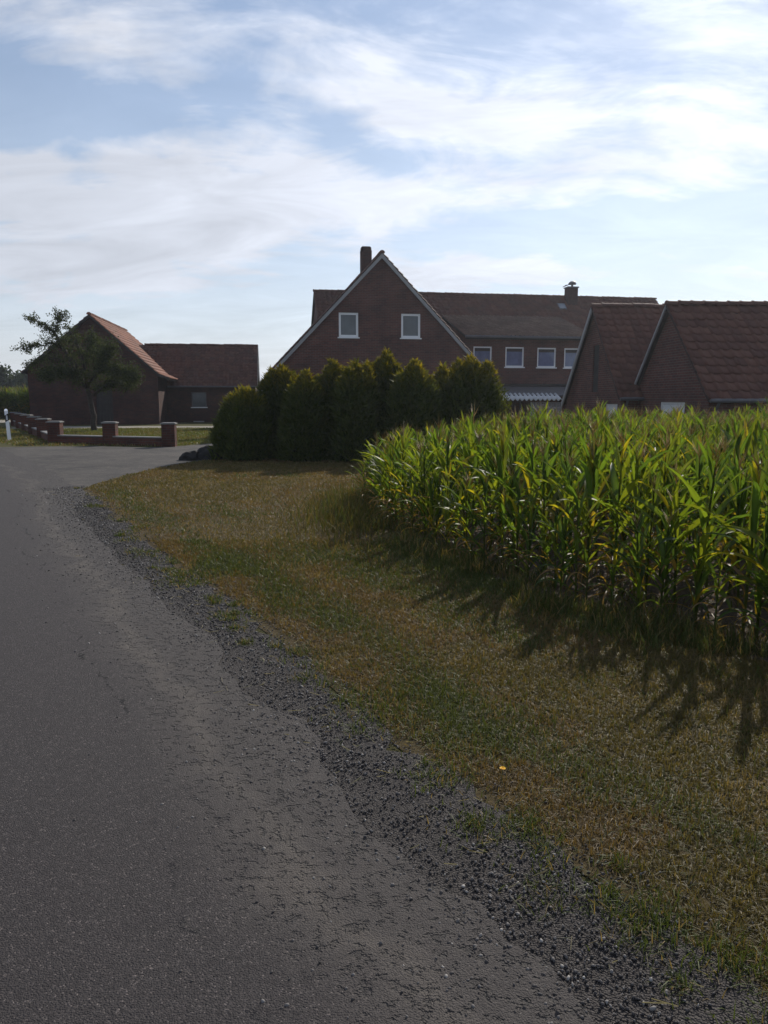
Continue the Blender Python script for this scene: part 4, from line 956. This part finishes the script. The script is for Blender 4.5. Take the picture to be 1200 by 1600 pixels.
# ------------------------------------------------------------------ grass, weeds, gravel
DRY = np.array([.215, .160, .076]); DRY2 = np.array([.150, .103, .046]); GRN = np.array([.068, .085, .025]); OLV = np.array([.120, .098, .036])
def blades(name, x, y, h, w, col, lean, label, cat='grass', z0=0.004, curve=.5):
    n = len(x); a = RNG.random(n) * 2 * np.pi; la = RNG.random(n) * 2 * np.pi; l = lean * RNG.random(n)
    d = np.stack([np.cos(la) * l, np.sin(la) * l, np.ones(n)], 1); d /= np.linalg.norm(d, axis=1)[:, None]
    s = np.stack([np.cos(a), np.sin(a), np.zeros(n)], 1) * (w * .5)[:, None]; B = np.stack([x, y, np.full(n, z0)], 1)
    mid = B + d * (h * .55)[:, None]; tip = mid + (d + np.stack([np.cos(la), np.sin(la), -.6 * np.ones(n)], 1) * (curve * l)[:, None]) * (h * .5)[:, None]
    V = np.stack([B - s, B + s, mid + s * .75, mid - s * .75, tip], 1).reshape(-1, 3); i0 = np.arange(n) * 5
    q = np.stack([i0, i0 + 1, i0 + 2, i0 + 3], 1); t_ = np.stack([i0 + 3, i0 + 2, i0 + 4], 1)
    return tag(obj(name, mesh_np(name, V, [q, t_], M['grass_blade'], col=np.repeat(col, 5, 0))), label, cat, kind='stuff')
def scatter(poly, n, box, dens):
    x = RNG.uniform(box[0], box[2], n); y = RNG.uniform(box[1], box[3], n); k = inpoly(x, y, poly) & in_view(x, y, 0, 380)
    x, y = x[k], y[k]; d = np.hypot(x, y); k = RNG.random(len(x)) < dens(d); return x[k], y[k]
def verge_color(x, y):
    e = polydist(x, y, edge_pts); n1 = fbm(x * .9 + 3, y * .6, 3, 4); n2 = fbm(x * 2.6, y * 2.2, 9, 3); n3 = fbm(x * 9, y * 9, 14, 2); r = RNG.random(len(x)); ew = e + .45 * (n2 - .5)
    g = -.10 + .62 * np.exp(-((ew - .50) / .24) ** 2) + .34 * np.exp(-((ew - 1.35) / .22) ** 2) + 2.4 * (n1 - .5) + .5 * (n2 - .5)
    g -= .55 * np.exp(-((ew - .10) / .10) ** 2); g += .6 * sm(polydist(x, y, CORN_EDGE), .8, .2); g -= .12 * sm(y, 8, 14)
    green = r < np.clip(g, .05, .95); k = RNG.random(len(x))[:, None]
    pale = (.10 + 1.5 * (n2 - .42) + .8 * (n3 - .5))
    dry = np.where((RNG.random(len(x)) < np.clip(pale, .05, .9))[:, None], DRY, np.where((n1 > .5)[:, None], DRY2, OLV))
    return np.where(green[:, None], GRN * (.85 + .35 * k), dry * (.82 + .3 * k)), green, e
xs, ys = [], []
for (bx, n) in (((-1.5, .6, 4.2, 4.2), 360000), ((-3.5, 4.2, 3.5, 8), 290000), ((-6, 8, 3, 22), 210000)):
    a, b = scatter(VERGE, n, bx, lambda d: np.ones_like(d)); xs.append(a); ys.append(b)
x = np.concatenate(xs); y = np.concatenate(ys); col, green, e = verge_color(x, y)
keep = (e > .03 + .10 * fbm(x * 3, y * 3, 4, 3)) & (RNG.random(len(x)) < .25 + 1.6 * fbm(x * 2.2, y * 2.2, 21, 3) * sm(e, -.05, .5) + .25)
x, y, col, green, e = x[keep], y[keep], col[keep], green[keep], e[keep]; d = np.hypot(x, y)
blades('verge_grass', x, y, (.014 + .026 * RNG.random(len(x)) + .026 * green * RNG.random(len(x)) ** 2) * (1 + .02 * d), .0018 + .00085 * d, col, 2.4, 'patchy dry and green mown grass of the roadside verge')
# weeds and tall grass along the maize
n = 26000; t_ = RNG.random(n); L = CORN_EDGE + [(.5, 14.2)]; seg = RNG.integers(1, len(L) - 1, n); A = np.array(L); p = A[seg] * (1 - t_)[:, None] + A[seg + 1] * t_[:, None] if False else A[seg - 0] * (1 - t_)[:, None] + A[np.minimum(seg + 1, len(L) - 1)] * t_[:, None]
x = p[:, 0] + RNG.normal(-.22, .20, n); y = p[:, 1] + RNG.normal(-.05, .16, n); cl = fbm(x * 2.6, y * 2.6, 33, 3); k = (cl > .46) & in_view(x, y, 0, 60); x, y, cl = x[k], y[k], cl[k]; d = np.hypot(x, y)
g = RNG.random(len(x))[:, None]; col = np.where(RNG.random(len(x))[:, None] < .72, GRN * (.6 + .7 * g), DRY * (.6 + .5 * g))
blades('edge_weeds', x, y, (.03 + .15 * RNG.random(len(x)) ** 2.4 * (cl * 2 - .3)) * 1.0, .0035 + .0007 * d, col, .9, 'tall weeds and grass at the foot of the maize', 'weeds')
n = 30000; x = RNG.uniform(-.5, 4.5, n); y = RNG.uniform(3, 16, n); de_ = polydist(x, y, CORN_EDGE + [(.5, 14.2)]); k = inpoly(x, y, CORN) & in_view(x, y, 0, 60) & (RNG.random(n) < 1.1 - de_ * .7) & (fbm(x * 2, y * 2, 71, 3) > .40)
x, y = x[k], y[k]; d = np.hypot(x, y); g = RNG.random(len(x))[:, None]
blades('row_weeds', x, y, .03 + .17 * RNG.random(len(x)) ** 2, .006 + .0012 * d, np.where(RNG.random(len(x))[:, None] < .55, GRN * (.7 + .7 * g), np.array([.16, .11, .055]) * (.6 + .6 * g)), 1.8, 'low weeds and dry litter on the soil between the maize rows', 'weeds', z0=.007)
# taller weeds at the field corner
n = 3600; x = RNG.normal(-.40, .36, n); y = RNG.normal(10.2, 1.2, n); g = RNG.random(n)[:, None]; k = ~inpoly(x, y, CORN)
blades('corner_weeds', x[k], y[k], .05 + .26 * RNG.random(k.sum()) ** 2.4, np.full(k.sum(), .009), np.where(RNG.random(k.sum())[:, None] < .6, OLV * (.6 + .6 * g[k]), GRN * (.6 + .7 * g[k])), .7, 'knee high weeds at the left corner of the maize field', 'weeds')
# lawn and strips by the wall
x, y = scatter([(-10.9, 25.9), (-6.6, 24.2), (-5.9, 25.8), (-4.6, 26.8), (-6.4, 39.2), (-18.0, 37.6)], 40000, (-18, 24, -4, 40), lambda d: np.ones_like(d)); n1 = fbm(x * .6, y * .6, 8, 3); g = RNG.random(len(x))[:, None]
blades('lawn_grass', x, y, .04 + .05 * RNG.random(len(x)), np.full(len(x), .03), np.where((RNG.random(len(x)) < n1 * 1.2)[:, None], GRN * np.array([1.3, 1.25, 1]) * (.8 + .7 * g), OLV * (1.0 + .5 * g)), 1.2, 'short green lawn in front of the dark barn')
STR = [(-11.7, 24.3), (-10.4, 24.25), (-8.9, 24.35), (-7.3, 23.8), (-6.5, 24.1), (-10.8, 25.55), (-21, 42), (-24, 43), (-14.8, 28.6)]
x, y = scatter(STR, 60000, (-24, 23, -6, 43), lambda d: np.ones_like(d)); g = RNG.random(len(x))[:, None]
blades('wall_grass', x, y, .04 + .07 * RNG.random(len(x)), np.full(len(x), .03), np.where(RNG.random(len(x))[:, None] < .5, GRN * (1 + .7 * g), DRY * (.6 + .5 * g)), 1.2, 'grass strip between the road and the low garden wall')
# loose stones of the shoulder
def stones(name, x, y, size, label, big):
    n = len(x); Q = RNG.normal(0, 1, (n, 4)); Q /= np.linalg.norm(Q, axis=1)[:, None]; w, a, b, c = Q.T
    Rm = np.stack([1 - 2 * (b * b + c * c), 2 * (a * b - c * w), 2 * (a * c + b * w), 2 * (a * b + c * w), 1 - 2 * (a * a + c * c), 2 * (b * c - a * w), 2 * (a * c - b * w), 2 * (b * c + a * w), 1 - 2 * (a * a + b * b)], 1).reshape(n, 3, 3)
    OV_ = np.array([(1, 0, 0), (-1, 0, 0), (0, 1, 0), (0, -1, 0), (0, 0, 1), (0, 0, -1)], float) ; OF_ = np.array([(0, 2, 4), (2, 1, 4), (1, 3, 4), (3, 0, 4), (2, 0, 5), (1, 2, 5), (3, 1, 5), (0, 3, 5)])
    BV, BF = (IV, IF) if big else (OV_ * 1.15, OF_); nb = len(BV)
    v = BV[None] * (1 + RNG.normal(0, .18, (n, nb, 1))) * (np.array([1, .75, .55])[None, None] * (1 + RNG.normal(0, .15, (n, 1, 3)))) * size[:, None, None]
    v = np.einsum('nij,nkj->nki', Rm, v) + np.stack([x, y, .010 + size * .25], 1)[:, None, :]
    F = (BF[None] + (np.arange(n) * nb)[:, None, None]).reshape(-1, 3)
    return tag(obj(name, mesh_np(name, v.reshape(-1, 3), F, M['stone'], rnd=np.repeat(RNG.random(n), nb))), label, 'gravel', kind='stuff')
pts = np.array([(p.x, p.y) for p in EP if .6 < p.y < 13.0]); tn = np.gradient(pts, axis=0); tn /= np.linalg.norm(tn, axis=1)[:, None]; nn = np.stack([-tn[:, 1], tn[:, 0]], 1)
n = 60000; wgt = 1 / (1.0 + np.hypot(pts[:, 0], pts[:, 1])) ** 1.1; wgt /= wgt.sum(); ii = RNG.choice(len(pts), n, p=wgt)
off = RNG.normal(.20, .17, n) + .10 * (fbm(pts[ii, 0] * 1.5, pts[ii, 1] * 1.5, 44, 3) - .5) * 2; big = RNG.random(n) < .16; off = np.where(big, RNG.normal(.45, .36, n), off); off = np.clip(off, -.25, 1.6)
q = pts[ii] + nn[ii] * off[:, None] + RNG.uniform(-.08, .08, (n, 2)); d = np.hypot(q[:, 0], q[:, 1]); k = in_view(q[:, 0], q[:, 1], 0, 40); q, d = q[k], d[k]
sz_ = (.0011 + .0052 * RNG.random(len(d)) ** 5) * (1 + .11 * d); bg_ = sz_ > .0030
stones('shoulder_grit', q[~bg_, 0], q[~bg_, 1], sz_[~bg_], 'fine dark grit of the road shoulder', False)
stones('shoulder_gravel', q[bg_, 0], q[bg_, 1], sz_[bg_], 'coarser loose gravel stones of the road shoulder', True)
# green tufts creeping onto the gravel
tc_x, tc_y = [], []
for k in range(95):
    i = RNG.choice(len(pts), p=wgt); cx, cy = pts[i] + nn[i] * RNG.normal(.03, .09); m = int(RNG.integers(25, 110)); sp = RNG.uniform(.02, .075); tc_x.append(cx + RNG.normal(0, sp, m)); tc_y.append(cy + RNG.normal(0, sp * 1.2, m))
for (u, v, m, sp) in ((300, 905, 500, .16), (600, 1120, 700, .13), (690, 1215, 350, .08), (815, 1290, 260, .05), (1000, 1440, 500, .07), (1150, 1500, 300, .06), (560, 1090, 250, .08)):
    c = gp(u, v); tc_x.append(c.x + RNG.normal(0, sp, m)); tc_y.append(c.y + RNG.normal(0, sp, m))
x = np.concatenate(tc_x); y = np.concatenate(tc_y); d = np.hypot(x, y); g = RNG.random(len(x))[:, None]
blades('edge_tufts', x, y, .018 + .036 * RNG.random(len(x)), .0024 + .0007 * d, np.where(RNG.random(len(x))[:, None] < .8, GRN * np.array([1.0, 1.08, .9]) * (.7 + .6 * g), DRY * (.7 + .5 * g)), 1.9, 'small green grass tufts creeping onto the gravel', z0=.006)
# dry straw litter
n = 340; ii = RNG.choice(len(pts), n, p=wgt); q = pts[ii] + nn[ii] * RNG.normal(.10, .22, n)[:, None]; mb = MB()
for (a, b) in q:
    an = random.uniform(0, 6.28); L = random.uniform(.015, .065); dx, dy = math.cos(an) * L, math.sin(an) * L; w = .0014
    mb.add([(a, b, .015), (a - dy / L * w, b + dx / L * w, .017), (a + dx - dy / L * w, b + dy + dx / L * w, .021), (a + dx, b + dy, .019)], [(0, 1, 2, 3)])
me = mb.mesh('straw_litter', M['grass_blade']); a_ = me.attributes.new('col', 'FLOAT_COLOR', 'POINT'); a_.data.foreach_set('color', np.tile(np.array([.34, .30, .20, 1], dtype=np.float32), len(me.vertices)))
tag(obj('straw_litter', me), 'dry straw stems scattered on the gravel shoulder', 'straw', kind='stuff')
# dandelion
fp = gp(783, 1205, .05); dn = empty('dandelion', (fp.x, fp.y, .004)); tag(dn, 'single small yellow dandelion flower in the verge grass', 'flower')
MB().tube([(0, 0, 0), (.004, 0, .03), (.006, 0, .055)], [.0016, .0014, .0014], 6).build('stem', M['stalk_wood'], dn)
mb = MB()
for rg_, (n, r_, zz_) in enumerate(((16, .014, .0), (12, .010, .003), (7, .006, .005))):
    for k in range(n):
        a = 2 * math.pi * (k + .5 * rg_) / n; ca, sa = math.cos(a), math.sin(a); w = .0024
        mb.add([(.006, 0, .055 + zz_), (.006 + ca * r_ * .6 - sa * w, sa * r_ * .6 + ca * w, .058 + zz_), (.006 + ca * r_, sa * r_, .060 + zz_), (.006 + ca * r_ * .6 + sa * w, sa * r_ * .6 - ca * w, .058 + zz_)], [(0, 1, 2, 3)])
mb.build('flower_head', M['petal_yellow'], dn)

# ------------------------------------------------------------------ thin haze volume, added to veil the buildings like lens glare
hz = MB().box(-3200, -3200, -2.0, 3200, 4700, 11.0).build('haze', None); tag(hz, 'thin pale haze volume added in place of lens glare', 'haze', kind='stuff')
hm = bpy.data.materials.new('haze'); hm.use_nodes = True
for n in list(hm.node_tree.nodes):
    if n.type == 'BSDF_PRINCIPLED': hm.node_tree.nodes.remove(n)
pv = hm.node_tree.nodes.new('ShaderNodeVolumePrincipled'); pv.inputs['Color'].default_value = (.84, .90, 1, 1); pv.inputs['Density'].default_value = .00045; pv.inputs['Anisotropy'].default_value = .6
hm.node_tree.links.new(pv.outputs[0], hm.node_tree.nodes['Material Output'].inputs['Volume']); hz.data.materials.append(hm)
